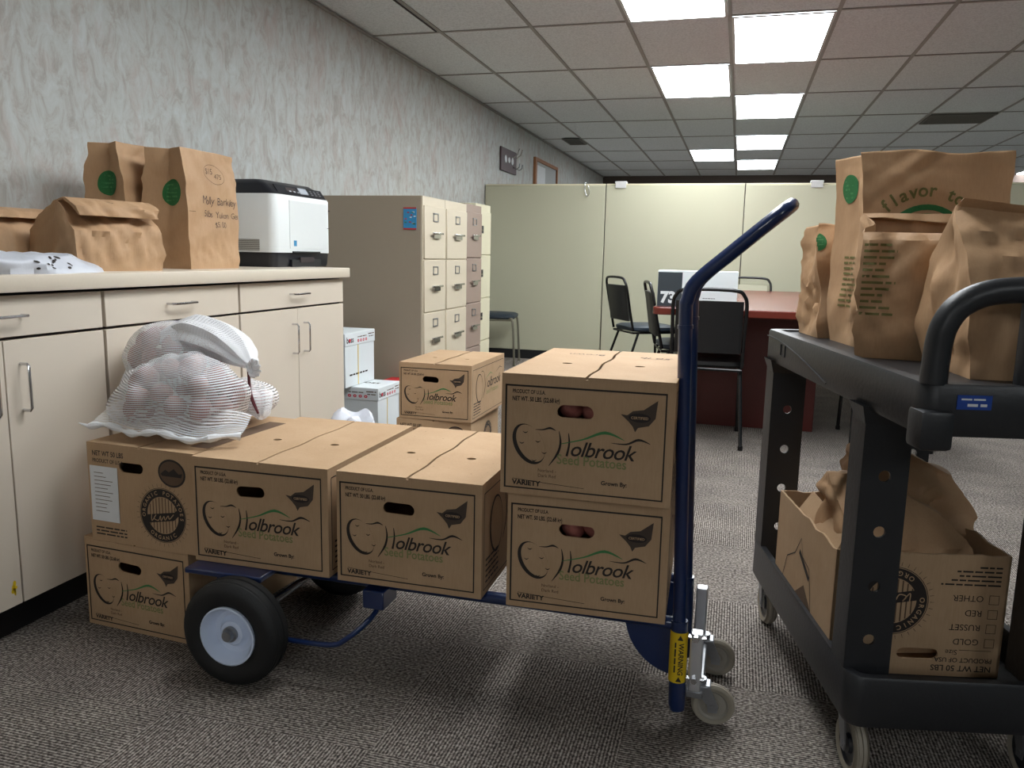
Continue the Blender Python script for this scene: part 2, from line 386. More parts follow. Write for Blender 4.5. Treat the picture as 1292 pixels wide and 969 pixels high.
ceiling_light(0, 1, 'bright ceiling light panel, middle one of the left-hand row')
ceiling_light(0, 5, 'small bright ceiling light panel, farthest of the left-hand row')
ceiling_light(8, 7, 'far ceiling light panel glimpsed right of the tall paper bag')
# the room goes on behind and to the right of the camera with more lamps; those behind the viewpoint are added fill light
ceiling_light(1, -2, 'ceiling light panel just above the frame over the hand truck')
ceiling_light(0, -3, 'ceiling light panel just above the frame over the countertop side')
ceiling_light(5, -6, 'added fill light panel behind the viewpoint in the right-hand bay')  # unseen lamp, added to light the sides that face the camera
ceiling_light(1, -8, 'added fill light panel well behind the viewpoint, right of the pair')  # added out of view to brighten the carton fronts
ceiling_light(0, -8, 'added fill light panel well behind the viewpoint, left of the pair')  # its twin, added for the same fill
ceiling_light(8, 1, 'ceiling light panel in the right-hand bay of the room, near one')
ceiling_light(8, 4, 'ceiling light panel in the right-hand bay of the room, far one')

def ceiling_vent(x0, x1, y0, y1, label, n, mat, mat2):
    t = thing('ceiling_vent', label, 'air vent', ((x0+x1)/2, (y0+y1)/2, CZ-.0075)); w, l = (x1-x0)/2, (y1-y0)/2
    MB().box(-w, w, -l, l, -.003, 0).build('vent_back', mat2, t)
    fr = MB(); f = .014
    for a in ((-w, -w+f, -l, l), (w-f, w, -l, l), (-w+f, w-f, -l, -l+f), (-w+f, w-f, l-f, l)): fr.box(*a, -.012, -.003)
    fr.build('vent_frame', mat, t)
    sl = MB()
    for i in range(n):
        y = -l+f+(2*l-2*f)*(i+.5)/n; sl.box(-w+f, w-f, y-.012, y+.003, -.010, -.004)
    sl.build('louvre_blades', mat, t)
ceiling_vent(-2.2, -1.98, 10.0, 10.52, 'small dark slotted air vent in the ceiling above the left wall', 4, 'vent_grey', 'vent')
ceiling_vent(1.70, 2.28, 8.88, 9.43, 'wide grey return-air grille in the ceiling at right', 14, 'vent_grey', 'vent')
g = MB().box(-1.997, -1.986, 4.3, 5.17, CZ-.012, CZ-.007); tag(g.build('ceiling_gap_strip', 'gap'), 'thin dark strip standing for the gap along a ceiling grid line above the left wall', 'gap strip')  # dark strip drawn in place of the gap beside the grid bar

# partitions
PY = 7.75
px = [WX+.005, -1.262, .011, 1.285, 2.56]
plabels = ['greenish beige office partition nearest the wallpapered wall', 'greenish beige office partition behind the leftmost black chair and numbered box',
           'greenish beige office partition behind the head of the conference table', 'greenish beige office partition hidden mostly behind the tall paper bags']
for i in range(4):
    a, b = px[i]+.004, px[i+1]-.004; t = thing('office_partition', plabels[i], 'partition', ((a+b)/2, PY, 0), 0, 'office partitions'); w = (b-a)/2
    MB().rbox(-w, w, 0, .05, .09, 1.695, .004, 1).build('partition_panel', 'panel', t)
    MB().rbox(-w, w, .004, .046, 1.695, 1.71, .003, 1).build('top_trim', 'fc_cream', t)
    MB().box(-w, w, .008, .042, 0, .09).build('kick_strip', 'black_kick', t)
    if i: MB().box(-w-.004, -w, .002, .05, .09, 1.705).build('joint_strip', 'gap', t)
def clip(x, label):
    t = MB().rbox(x-.055, x+.055, PY-.012, PY+.062, 1.711, 1.732, .004, 1); t.box(x-.05, x+.05, PY-.012, PY-.002, 1.67, 1.715)
    tag(t.build('partition_clip', 'frame_white'), label, 'bracket')
clip(.62, 'pale bracket clipped over the partition top, near the paper bags'); clip(-1.12, 'pale bracket clipped over the partition top, right of the first panel joint')
h = MB(); h.tube(smooth_path([(-1.46, PY+.03, 1.72), (-1.46, PY-.012, 1.715), (-1.46, PY-.016, 1.65), (-1.435, PY-.02, 1.59), (-1.415, PY-.02, 1.63), (-1.43, PY-.016, 1.69)], 5), .004, 6)
tag(h.build('coat_hook', 'chrome'), 'thin wire hook hanging over the partition top by the first joint', 'hook')

# wall pieces
t = thing('wall_sign', 'small dark plum sign with pale lettering and hooks on the wallpaper', 'sign', (WX+.001, 8.55, 2.02))
MB().rbox(0, .02, -.30, .30, -.12, .12, .004, 1).build('sign_board', 'plum', t)
sm = MB(); [sm.add([(x, y, 0) for x, y in ellipse(.13*i, .01, .045, .03+.01*(i % 2), .4*i, 9)], [tuple(range(9))], 0, False, T(.021, 0, 0) @ rotm(PI/2, 0, PI/2)) for i in (-1, 0, 1)]; sm.build('sign_motif', 'white_paper', t)
for y in (.15, .27): 
    MB().tube([(.02, y, -.05), (.06, y, -.07), (.09, y, -.05), (.095, y, -.01)], .005, 6).build('hook', 'chrome', t); MB().tube([(.02, y, .05), (.07, y, .09), (.09, y, .15)], .005, 6).build('hook', 'chrome', t)
t = thing('bulletin_board', 'oak framed bulletin board with white papers above the partitions', 'bulletin board', (WX+.001, 10.3, 1.95))
fb = MB(); fb.box(0, .03, -.62, -.54, -.35, .25); fb.box(0, .03, .57, .62, -.35, .25); fb.box(0, .03, -.54, .57, .21, .25); fb.build('board_frame', 'oak', t)
MB().box(0, .012, -.54, .57, -.35, .21).build('board_face', 'cork', t)
MB().box(.0125, .0145, -.5, -.05, -.3, .17).build('notice', 'white_paper', t)

# ------------------------------------------------------------------ base cabinets
CFX, CTZ = -1.75, .955
def bar_handle(p0, p1, out=(.028, 0, 0)):
    p0, p1, o = Vector(p0), Vector(p1), Vector(out); m = MB(); d = (p1-p0).normalized()*.006
    m.tube([p0, p0+o*.8, p0+o+d, p1+o-d, p1+o*.8, p1], .0038, 8); return m
def cabinet(y0, y1, label, seed=0):
    t = thing('base_cabinet', label, 'cabinet', (WX+.003, y0, 0), 0, 'cream laminate base cabinets'); D = CFX-WX-.003; W = y1-y0; G = .0035
    b = MB(); b.box(0, D-.02, 0, W, .1, .905); b.build('cabinet_body', 'gap', t)
    MB().box(0, D-.07, 0, W, 0, .1).build('toe_kick', 'black_kick', t)
    dr = MB().rbox(D-.02, D, G, W-G, .80, .903, .0015, 1).build('drawer', 'laminate', t)
    bar_handle((D, W/2-.06, .853), (D, W/2+.06, .853)).build('handle', 'chrome', dr)
    for s in (0, 1):
        a, c = (G, W/2-G/2) if s == 0 else (W/2+G/2, W-G)
        d = MB().rbox(D-.02, D, a, c, .105, .792, .0015, 1).build('door', 'laminate', t)
        hy = W/2-.045 if s == 0 else W/2+.045
        bar_handle((D, hy, .61), (D, hy, .73)).build('handle', 'chrome', d)
    return t
cabinet(.56, 1.232, 'cream laminate base cabinet, nearest and outside the left edge')
cabinet(1.235, 1.905, 'cream laminate base cabinet at the left edge, cut off by the frame')
cabinet(1.91, 2.562, 'cream laminate base cabinet behind the white mesh bags')
cabinet(2.567, 3.372, 'cream laminate base cabinet beneath the printer, last before the white paper boxes')
ct = MB().rbox(WX+.003, CFX+.025, .55, 3.392, .912, CTZ, .003, 2)
tag(ct.build('countertop', 'counter'), 'long beige laminate countertop carrying the printer and paper bags', 'countertop')
st = MB(); random.seed(3)
for i in range(5): st.add([(x, y, 0) for x, y in ellipse(random.uniform(-.006, .006), random.uniform(-.015, .015), random.uniform(.003, .007), random.uniform(.004, .01), 0, 8)], [tuple(range(8))], 0, False, T(CFX+.0006, 1.545, .155) @ rotm(PI/2, 0, PI/2))
tag(st.build('stain', 'yellow'), 'small yellowish stain low on the left cabinet door', 'stain')

# ------------------------------------------------------------------ file cabinets
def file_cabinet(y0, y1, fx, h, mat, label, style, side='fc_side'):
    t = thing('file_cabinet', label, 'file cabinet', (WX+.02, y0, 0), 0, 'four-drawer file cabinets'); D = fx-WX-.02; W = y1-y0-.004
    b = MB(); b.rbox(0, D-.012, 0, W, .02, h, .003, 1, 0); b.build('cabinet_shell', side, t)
    fb_ = MB(); fb_.box(D-.0125, D-.004, .001, W-.001, .02, h-.001); fb_.build('front_frame', mat, t)
    MB().box(.02, D-.04, .02, W-.02, 0, .02).build('plinth', 'black_kick', t)
    dh = (h-.05-.06)/4
    for i in range(4):
        z0 = .06+dh*i+.003; z1 = z0+dh-.006
        d = MB().rbox(D-.006, D+.006, .012, W-.012, z0, z1, .003, 1).build('drawer', mat, t)
        if style == 0:
            zc = z0+dh*.48; m = MB()
            m.rbox(D+.018, D+.028, W*.27, W*.73, zc-.006, zc+.006, .003, 2); m.box(D+.006, D+.02, W*.36, W*.64, zc-.028, zc+.003); m.build('pull', 'chrome', d)
            lf = MB(); zz = z0+dh*.78; a, c = W*.5-.04, W*.5+.04
            for q in ((a, a+.006, zz-.025, zz+.025), (c-.006, c, zz-.025, zz+.025), (a, c, zz-.025, zz-.019), (a, c, zz+.019, zz+.025)): lf.box(D+.006, D+.01, q[0], q[1], q[2], q[3])
            lf.build('label_holder', 'steel', d)
        else:
            m = MB(); zc = z0+dh*.58; m.box(D+.006, D+.009, W*.12, W*.45, zc-.03, zc+.025); m.build('recessed_pull', 'black_vinyl', d)
            m = MB(); m.box(D+.009, D+.013, W*.14, W*.40, zc-.012, zc-.004); m.build('latch', 'chrome', d)
    return t
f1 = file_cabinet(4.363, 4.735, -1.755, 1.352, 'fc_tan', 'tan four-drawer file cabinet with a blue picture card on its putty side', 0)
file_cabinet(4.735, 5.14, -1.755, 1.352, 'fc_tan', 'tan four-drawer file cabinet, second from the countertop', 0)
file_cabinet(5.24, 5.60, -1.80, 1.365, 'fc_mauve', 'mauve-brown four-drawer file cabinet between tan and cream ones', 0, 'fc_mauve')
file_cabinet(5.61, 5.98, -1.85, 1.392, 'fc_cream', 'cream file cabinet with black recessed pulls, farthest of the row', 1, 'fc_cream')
mg = MB(); mg.box(-1.875, -1.795, 4.3585, 4.3625, 1.16, 1.285, 0); mg.box(-1.875, -1.795, 4.3575, 4.3585, 1.16, 1.168, 1); mg.box(-1.875, -1.795, 4.3575, 4.3585, 1.277, 1.285, 1)
random.seed(5)
for i in range(12): x = -1.868+.06*random.random(); z = 1.18+.08*random.random(); mg.box(x, x+.012, 4.3572, 4.3585, z, z+.006, 1+i % 3)
tag(mg.build('picture_card', ['sticker_blue', 'red_card', 'white_paper', 'green_ink']), 'small blue picture card stuck to the side of the first file cabinet', 'card')

# ------------------------------------------------------------------ printer
t = thing('laser_printer', 'white laser printer with black base and control panel on the countertop', 'printer', (-1.93, 3.35, CTZ), 0)
PD, PW, PH = .44, .50, .345; t.scale = (1, 1, 1.09)
def rr(x0, x1, y0, y1, r, n=4):
    o = []
    for cx, cy, a in ((x1-r, y1-r, 0), (x0+r, y1-r, PI/2), (x0+r, y0+r, PI), (x1-r, y0+r, 3*PI/2)):
        for i in range(n+1): q = a+PI/2*i/n; o.append((cx+r*math.cos(q), cy+r*math.sin(q)))
    return o
X0, X1, Y0, Y1 = -PD, 0, -.25, .25
b = MB(); b.loft([[(x, y, z) for x, y in rr(X0+i, X1-i, Y0+i, Y1-i, .035)] for z, i in ((.058, 0), (.28, 0), (.288, .004))], 0, cap0=True, cap1=True); b.build('printer_body', 'p_white', t)
b = MB(); b.loft([[(x, y, z) for x, y in rr(X0+i, X1-i, Y0+i, Y1-i, .03)] for z, i in ((0, .012), (.01, .008), (.055, .004), (.0575, .006))], 0, cap0=True, cap1=True)
b.box(-.006, .004, -.12, .14, .0, .03); b.build('paper_tray', 'p_black', t)
b = MB(); b.box(-.001, .0065, -.11, .13, .058, .064); b.box(-.001, .007, -.05, .07, .018, .04, 1); b.build('tray_front', ['p_black', 'gap'], t)
b = MB(); b.loft([[(x, y, .2885), (x, y, .2885)][:1][0] for x, y in rr(X0+.004, X1-.004, Y0+.004, Y1-.004, .03)] and
                 [[(x, y, .2885) for x, y in rr(X0+.004, X1-.004, Y0+.004, Y1-.004, .03)], [(x, y, .325+.012*(x < -.1)) for x, y in rr(X0+.004, X1-.055, Y0+.012, Y1-.012, .03)], [(x, y, .345) for x, y in rr(X0+.03, X1-.09, Y0+.03, Y1-.03, .03)]], 0, cap0=True, cap1=True)
b.build('top_cover', 'p_black', t)
b = MB(); mxp = T(-.028, 0, .309) @ rotm(0, math.radians(52), 0)
b.box(-.022, .022, -.19, .22, -.001, .003, 0, mxp); b.box(-.012, .010, -.11, -.03, .003, .0045, 3, mxp); b.box(-.016, .014, .0, .07, .003, .006, 1, mxp)
for i in range(4): b.box(.004+.0, .010, -.09+.035*i, -.075+.035*i, .003, .005, 1, mxp)
for i in range(3):
    for j in range(3): b.box(-.012+.01*j, -.007+.01*j, .10+.035*i, .118+.035*i, .003, .005, 2, mxp)
b.build('control_panel', ['p_black', 'screen', 'steel', 'gap'], t)
b = MB(); b.box(.0002, .0025, -.13, .20, .075, .268); b.build('front_door', 'p_white', t)
b = MB(); b.box(.0026, .003, -.10, -.075, .085, .108); b.build('blue_sticker', 'sticker_blue', t)
b = MB()
for i in range(9): b.box(-.20, -.075, Y0-.0015, Y0+.001, .066+.005*i, .0685+.005*i)
b.build('side_grille', 'vent_grey', t)
b = MB(); b.box(-.33, -.24, Y0-.0015, Y0+.001, .066, .086); b.build('maker_badge', 'p_black', t)
b = MB(); b.box(.0002, .002, .21, .235, .165, .167); b.box(.0002, .003, .222, .232, .24, .245); b.build('side_seam', 'gap', t)

# ------------------------------------------------------------------ crumpled paper bags
def fold(p, seed, amp, L=.09):
    q = p + noise.noise_vector(p*5+Vector((seed*3.1, 0, 7)))*.05; s = 0
    rnd = random.Random(seed*77+1)
    for i in range(5):
        n = Vector((rnd.gauss(0, 1), rnd.gauss(0, 1), rnd.gauss(0, .8))).normalized(); l = L*rnd.uniform(.7, 1.8); ph = rnd.random()
        u = (q.dot(n)/l+ph) % 1.0; s += (abs(u-.5)*4-1)*rnd.uniform(.4, 1)
    s2 = 0
    for i in range(4):
        n = Vector((rnd.gauss(0, 1), rnd.gauss(0, 1), rnd.gauss(0, 1))).normalized(); l = L*.38*rnd.uniform(.7, 1.5)
        u = (q.dot(n)/l+rnd.random()) % 1.0; s2 += abs(u-.5)*4-1
    gate = max(0, noise.noise(p*7+Vector((seed, 5, 1)))+.25)
    return amp*(s/2.0+.33*s2*gate)
def bag_mesh(w, d, prof, seed, amp=.006, step=.0095, rim=0, gusset=.0, cap_top=False, tilt=0, slope=0):
    """prof: list of (z, width scale, depth scale, x offset, y offset). w along x, d along y."""
    P = []
    n = max(2, int(sum(math.dist((a[0], a[3], a[4]), (b[0], b[3], b[4])) for a, b in zip(prof, prof[1:]))/step/(len(prof)-1)))
    for i in range(len(prof)-1):
        for j in range(n):
            u = j/n; P.append([a+(b-a)*u for a, b in zip(prof[i], prof[i+1])])
    P.append(list(prof[-1]))
    nx, ny = max(6, int(w/step)), max(4, int(d/step)); rings = []
    ztop = prof[-1][0]; zmax = max(p[0] for p in prof)
    for k_, (z, ws, ds, ox, oy) in enumerate(P):
        ring = []; hw, hd = w/2*ws, d/2*ds
        pts = [(-hw+2*hw*i/nx, -hd) for i in range(nx)]+[(hw, -hd+2*hd*i/ny) for i in range(ny)]+[(hw-2*hw*i/nx, hd) for i in range(nx)]+[(-hw, hd-2*hd*i/ny) for i in range(ny)]
        for x, y in pts:
            gx = 0
            if abs(abs(x)-hw) < 1e-6 and gusset: gx = -math.copysign(1, x)*gusset*(1-abs(y)/max(hd, 1e-4))*min(1, z/zmax*1.3)
            p = Vector((x+ox+gx, y+oy, z))
            nrm = Vector((x/max(hw, .001)**2, y/max(hd, .02)**2, 0)); nrm = nrm.normalized() if nrm.length > 0 else nrm
            e = min(1, z/.04); f = fold(p+Vector((seed, 0, 0)), seed, amp)*e
            p += nrm*f
            if rim and k_ > len(P)-8: p.z += rim*noise.noise(Vector((x*9+seed, y*9, 3)))*(k_-len(P)+8)/8
            tt = max(0, z/zmax-.45)/.55; p.z += tt*(tilt*(y/d)+slope*(x/w))
            if z < .001: p.z = 0
            p.z = max(p.z, 0); ring.append(p)
        rings.append(ring)
    mb = MB(); mb.loft(rings, 0, cap0=True, cap1=cap_top); return mb
def add_solid(o, th=.0015):
    md = o.modifiers.new('thickness', 'SOLIDIFY'); md.thickness = th; md.offset = -1
def decal(bag, mb, name, mats, off=.0014):
    """projects flat lettering (already placed in front of the bag) on the bag's own surface"""
    from mathutils.bvhtree import BVHTree
    me = bag.data; bv = BVHTree.FromPolygons([v.co for v in me.vertices], [tuple(p.vertices) for p in me.polygons])
    out = MB(); d = mb.dirv
    bm = bmesh.new(); vs = [bm.verts.new(v) for v in mb.v]
    for f, mi in zip(mb.f, mb.m):
        try: ff = bm.faces.new([vs[i] for i in f]); ff.material_index = mi
        except ValueError: pass
    bmesh.ops.triangulate(bm, faces=bm.faces[:])
    for _ in range(3):
        le = [e for e in bm.edges if e.calc_length() > .012]
        if not le: break
        bmesh.ops.subdivide_edges(bm, edges=le, cuts=1); bmesh.ops.triangulate(bm, faces=bm.faces[:])
    kill = []
    for v in bm.verts:
        h = bv.ray_cast(v.co, d)
        if h[0] is None: kill.append(v)
        else: v.co = h[0]-d*off
    bmesh.ops.delete(bm, geom=kill, context='VERTS')
    bmesh.ops.delete(bm, geom=[f for f in bm.faces if max(e.calc_length() for e in f.edges) > .02], context='FACES')
    bm.verts.index_update()
    out.v = [tuple(v.co) for v in bm.verts]; out.uv = [(0, 0)]*len(out.v)
    out.f = [tuple(v.index for v in f.verts) for f in bm.faces]; out.m = [f.material_index for f in bm.faces]; out.sm = [False]*len(out.f); bm.free()
    return out.build(name, mats, bag.parent if bag.parent else None)
def emblem(mb, mx, r, txt='BROWN BAG'):
    mb.add([(x, y, 0) for x, y in ellipse(0, 0, r, r*1.1)], [tuple(range(28))], 0, False, mx)
    for i in range(5): dashes(mb, mx @ T(0, 0, .0012), -r*.62, r*(.55-.32*i), r*1.24, r*.26, 1, i)
FRONT = rotm(PI/2, 0, 0)     # flat xy drawing -> xz plane seen from -y

# tall bag with handwriting, faces +x
def place_bag(name, label, loc, rz, w, d, prof, seed, group, **kw):
    t = thing(name, label, 'paper bag', loc, rz, group)
    o = bag_mesh(w, d, prof, seed, **kw).build('bag_body', ['paper'], t); add_solid(o); return t, o
G1 = 'brown paper bags on the countertop'
t, o = place_bag('paper_bag', 'tall upright brown paper bag with handwriting in pen, next to the printer', (-1.985, 2.632, CTZ), PI/2, .30, .19,
                 [(0, .96, .98, 0, 0), (.12, 1, 1.0, 0, 0), (.3, 1, .96, 0, 0), (.40, 1.0, .78, 0, 0), (.425, 1.0, .75, 0, 0)], 3, G1, amp=.0055, gusset=.03, rim=.006)
m = MB(); m.dirv = Vector((0, 1, 0)); mx = T(0, -.3, 0) @ FRONT
hr = random.Random(6)
for txt, x, z, s in (('Molly Barkley', -.070, .235, .040), ('5lbs Yukon Gen', -.055, .188, .034), ('$5.00', .0, .152, .030)):
    for ch in txt:
        if ch != ' ': m.frommesh(text_mesh(ch, s*hr.uniform(.9, 1.1), shear=.1, bold=-.0004), 0, mx @ T(x, z+hr.uniform(-.002, .002), 0) @ rotm(0, 0, hr.uniform(-.12, .10)))
        x += s*(.20 if ch in 'il1' else .47 if ch not in 'MYBG' else .62)*.92
e1 = ellipse(.02, .345, .058, .034, -.15, 36)
for i in range(36): add_ribbon(m, [e1[i], e1[(i+1) % 36]], [.0016, .0016], 1, mx)
m.frommesh(text_mesh('$15', .03, shear=.1), 1, mx @ T(-.03, .345, 0)); m.frommesh(text_mesh('475', .026, shear=.1), 1, mx @ T(.02, .33, 0))
add_ribbon(m, [(-.16, .205), (-.11, .205)], [.0015, .0015], 1, mx)
decal(o, m, 'handwriting', ['pen', 'ink_soft'])
m = MB(); m.dirv = Vector((1, 0, 0)); emblem(m, T(-.4, -.02, .27) @ rotm(PI/2, 0, -PI/2), .043); decal(o, m, 'round_emblem', ['green_dark', 'green_ink'])
t, o = place_bag('paper_bag', 'tall brown paper bag standing at the back, behind the folded bag', (-2.20, 2.585, CTZ), PI/2, .30, .18,
                 [(0, .96, .98, 0, 0), (.12, 1, 1, 0, 0), (.3, 1, .94, 0, 0), (.40, 1, .7, 0, 0), (.44, 1, .66, 0, 0)], 8, G1, amp=.0065, gusset=.035, rim=.004)
m = MB(); m.dirv = Vector((1, 0, 0)); emblem(m, T(-.4, .0, .30) @ rotm(PI/2, 0, -PI/2), .04); decal(o, m, 'round_emblem', ['green_dark', 'green_ink'])
t, o = place_bag('paper_bag', 'squat brown paper bag with its top folded over, in front on the countertop', (-1.94, 2.115, CTZ), PI/2-.18, .315, .20,
                 [(0, .94, 1, 0, 0), (.05, 1.0, 1.06, 0, 0), (.12, .98, .98, 0, 0), (.165, .96, .55, 0, .0), (.205, .94, .12, 0, -.01), (.215, .92, .09, 0, -.045), (.19, .90, .08, 0, -.085), (.165, .88, .06, 0, -.10)], 15, G1, amp=.014, cap_top=True)
m = MB(); m.dirv = Vector((0, 0, -1)); 
for k_ in range(3):
    q = smooth_path([Vector((-.02+.012*i, -.03-.022*k_+.006*(-1)**i)) for i in range(9-k_)], 3); add_ribbon(m, [(p.x, p.y) for p in q], [.0018]*len(q), 0, T(0, 0, .5))
decal(o, m, 'handwriting', ['pen'])
t, o = place_bag('paper_bag', 'small crumpled brown paper bag at the left frame edge on the countertop', (-2.16, 2.02, CTZ), PI/2-.1, .30, .2,
                 [(0, .96, 1, 0, 0), (.05, 1.04, 1.04, 0, 0), (.11, 1, .8, 0, 0), (.155, .95, .4, 0, .0), (.185, .93, .12, 0, -.01), (.175, .9, .08, 0, -.05), (.155, .88, .07, 0, -.07)], 22, G1, amp=.013, cap_top=True)
# plastic bag at the left edge
def blob(cx, cy, w, d, h, seed, n=40, m_=14, amp=.12, pw=2.6):
    rings = []
    for i in range(m_+1):
        a = PI/2*i/m_; z = h*math.sin(a)**.8; rad = math.cos(a)**(.6)
        ring = []
        for j in range(n):
            q = 2*PI*j/n; c, s_ = math.cos(q), math.sin(q); k_ = (abs(c)**pw+abs(s_)**pw)**(-1/pw)
            p = Vector((c*k_*w/2*rad, s_*k_*d/2*rad, z)); f = 1+amp*noise.noise(p*14+Vector((seed, seed, 0)))*2
            ring.append((cx+p.x*f, cy+p.y*f, max(0, p.z*(1+amp*2*noise.noise(p*18+Vector((0, seed, 0)))))))
        rings.append(ring)
    return MB().loft(rings, 0, cap0=True, cap1=True)
t = thing('plastic_bag', 'light grey plastic bag with dark print lying flat at the left edge of the countertop', 'plastic bag', (-1.86, 1.76, CTZ), 0)
o = blob(0, 0, .20, .42, .052, 4, amp=.16).build('bag_body', 'plastic_bag', t)
m = MB(); m.dirv = Vector((-1, 0, 0)); random.seed(4); mxx = T(.3, 0, 0) @ rotm(PI/2, 0, PI/2)
for i in range(16): m.add([(x, y, 0) for x, y in ellipse(random.uniform(-.08, .2), random.uniform(.012, .045), random.uniform(.002, .012), random.uniform(.0012, .004), random.uniform(-.4, .4), 8)], [tuple(range(8))], 0, False, mxx)
decal(o, m, 'dark_print', ['ink'])

# ------------------------------------------------------------------ cartons
CW, CD, CHH = .368, .50, .264
def zone(x, y):             # drawing units of the logo, read off one carton face, into 0..1 of the face
    v = (y-205-.078*(x-30))/ (748); u = (x-30+.04*(y-205))/(1080-.04*0+.02*(y-205)*0)
    return u, 1-v
def front_print(mb, mx, w, h, hole=True, side=False):
    def P(x, y): u, v = zone(x, y); return (u*w, v*h)
    def rib(pts, ws, mat, k=5):
        q = smooth_path([Vector(P(*p)) for p in pts], k); n = len(q); W_ = []
        for i in range(n):
            s = i/(n-1)*(len(ws)-1); a = int(min(s, len(ws)-2)); W_.append((ws[a]+(ws[a+1]-ws[a])*(s-a))*w/1080)
        add_ribbon(mb, [(p.x, p.y) for p in q], W_, mat, mx)
    # frame
    l, r, b, t_ = .022*w, .955*w, .05*h, .93*h; e = .0105*w
    for a in ((l, r, t_-e, t_), (l, r, b, b+e*.8), (l, l+e, b, t_), (r-e*.8, r, b, t_)):
        mb.add([(a[0], a[2], 0), (a[1], a[2], 0), (a[1], a[3], 0), (a[0], a[3], 0)], [(0, 1, 2, 3)], 0, False, mx)
    # potato outline: thick crescent
    c = P(195, 640); n = 40; out = ellipse(c[0], c[1], .128*w, .088*w, -1.05, n); inn = ellipse(c[0]+.011*w, c[1]+.006*w, .118*w, .076*w, -1.05, n)
    mb.add([(x, y, 0) for x, y in out+inn], [(i, (i+1) % n, n+(i+1) % n, n+i) for i in range(n)], 0, False, mx)
    for x, y in ((175, 565), (150, 632), (255, 625), (295, 697), (228, 745)): rib([(x-16, y-6), (x, y+3), (x+16, y-5)], [2, 7, 2], 0, 3)
    rib([(240, 548), (290, 549), (335, 540), (372, 556)], [2, 8, 14, 2], 0)
    rib([(392, 560), (400, 630), (380, 700), (322, 778)], [3, 13, 16, 2], 0)
    rib([(452, 572), (455, 640), (438, 716)], [4, 12, 15], 0)
    # letters
    def rt(txt, x, y, s, mat, shear=0, bold=0, rot=-.0, sx=1, spacing=1):
        p = P(x, y); mb.frommesh(text_mesh(txt, s*w, shear=shear, bold=bold*w, spacing=spacing), mat, mx @ T(p[0], p[1], 0) @ rotm(0, 0, rot) @ Matrix.Diagonal((sx, 1, 1, 1)))
    rt('olbrook', 452, 712, .125, 0, .32, .0012, 0, .98, .93)
    rib([(395, 640), (540, 612), (680, 570), (800, 618)], [4, 9, 20, 2], 1)
    rib([(715, 632), (810, 640), (885, 614), (955, 640)], [2, 10, 16, 2], 0)
    rt('Seed Potatoes', 372, 762, .082, 2, 0, .001, 0, .86)
    rt('Norland -', 250, 815, .028, 3); rt('Dark Red', 250, 848, .028, 3)
    rib([(85, 858), (300, 888), (545, 920)], [3, 3, 3], 0)
    rt('VARIETY', 82, 895, .042, 0, 0, .0016, 0, 1.05)
    rt('Grown By:', 652, 893, .034, 0, 0, .001)
    rt('PRODUCT OF U.S.A.', 96, 315, .032, 0, 0, .0006, 0, .68); rt('NET WT. 50 LBS. (22.68 kg)', 93, 362, .037, 0, 0, .0008, 0, .66)
    # certified seal
    pl = [(775, 455), (815, 462), (850, 438), (915, 432), (1000, 378), (985, 485), (945, 530), (880, 540), (862, 566), (848, 532), (822, 500)]
    mb.add([(*P(*p), 0) for p in pl], [tuple(range(len(pl)))], 4, False, mx)
    up_ = T(0, 0, .0004); c = P(890, 480); el = ellipse(c[0], c[1], .062*w, .026*w, -.02, 24); mb.add([(x, y, 0) for x, y in el], [tuple(range(24))], 0, False, mx @ up_)
    mb.frommesh(text_mesh('CERTIFIED', .021*w, align='CENTER', bold=.0004*w), 5, mx @ T(c[0], c[1]-.008*w, .0008))
def seal_print(mb, mx, cx, cy, r):
    n = 40
    def annulus(a, b, mat):
        o_, i_ = ellipse(cx, cy, a, a, 0, n), ellipse(cx, cy, b, b, 0, n)
        mb.add([(x, y, 0) for x, y in o_+i_], [(i, (i+1) % n, n+(i+1) % n, n+i) for i in range(n)], mat, False, mx)
    annulus(r, r*.70, 0); annulus(r*1.04, r*1.02, 0)
    for i in range(36):
        a = 2*PI*i/36; add_ribbon(mb, [(cx+r*1.08*math.cos(a), cy+r*1.08*math.sin(a)), (cx+r*1.2*math.cos(a), cy+r*1.2*math.sin(a))], [.0012, .0006], 0, mx)
    up_ = T(0, 0, .0004)
    ring_text(mb, 'ORGANIC POTATOES', cx, cy, r*.79, r*.2, PI*1.02, -PI*.02, 5, mx @ up_)
    ring_text(mb, 'ORGANIC', cx, cy, r*.92, r*.2, PI*1.3, PI*1.7, 5, mx @ up_, True)
    for i in range(9):
        x = r*(-.56+.14*i); hh = math.sqrt(max(0, (.68*r)**2-x*x)); add_ribbon(mb, [(cx+x, cy-hh), (cx+x, cy+hh)], [r*.04, r*.04], 3, mx)
    bn = [(-.72, -.1), (.55, .12), (.74, .3), (.70, -.02), (.5, -.2), (-.72, -.42), (-.8, -.3)]
    mb.add([(cx+x*r, cy+y*r+.06*r, 0) for x, y in bn], [tuple(range(7))], 0, False, mx @ T(0, 0, .0003))
    q = smooth_path([Vector((cx+x*r, cy+y*r)) for x, y in ((-.5, .0), (-.5, -.25), (-.3, 0), (-.4, -.15), (-.2, -.2), (-.1, -.02), (-.08, -.2), (.06, -.02), (.1, -.16), (.25, .02), (.3, -.1), (.5, .1))], 4)
    add_ribbon(mb, [(p.x, p.y) for p in q], [r*.035]*len(q), 5, mx @ T(0, 0, .0008))
CM = ['ink', 'green_ink', 'green_pale', 'ink_soft', 'ink_mid', 'card', 'card', 'card_dark', 'gap', 'white_paper']
TH = .005
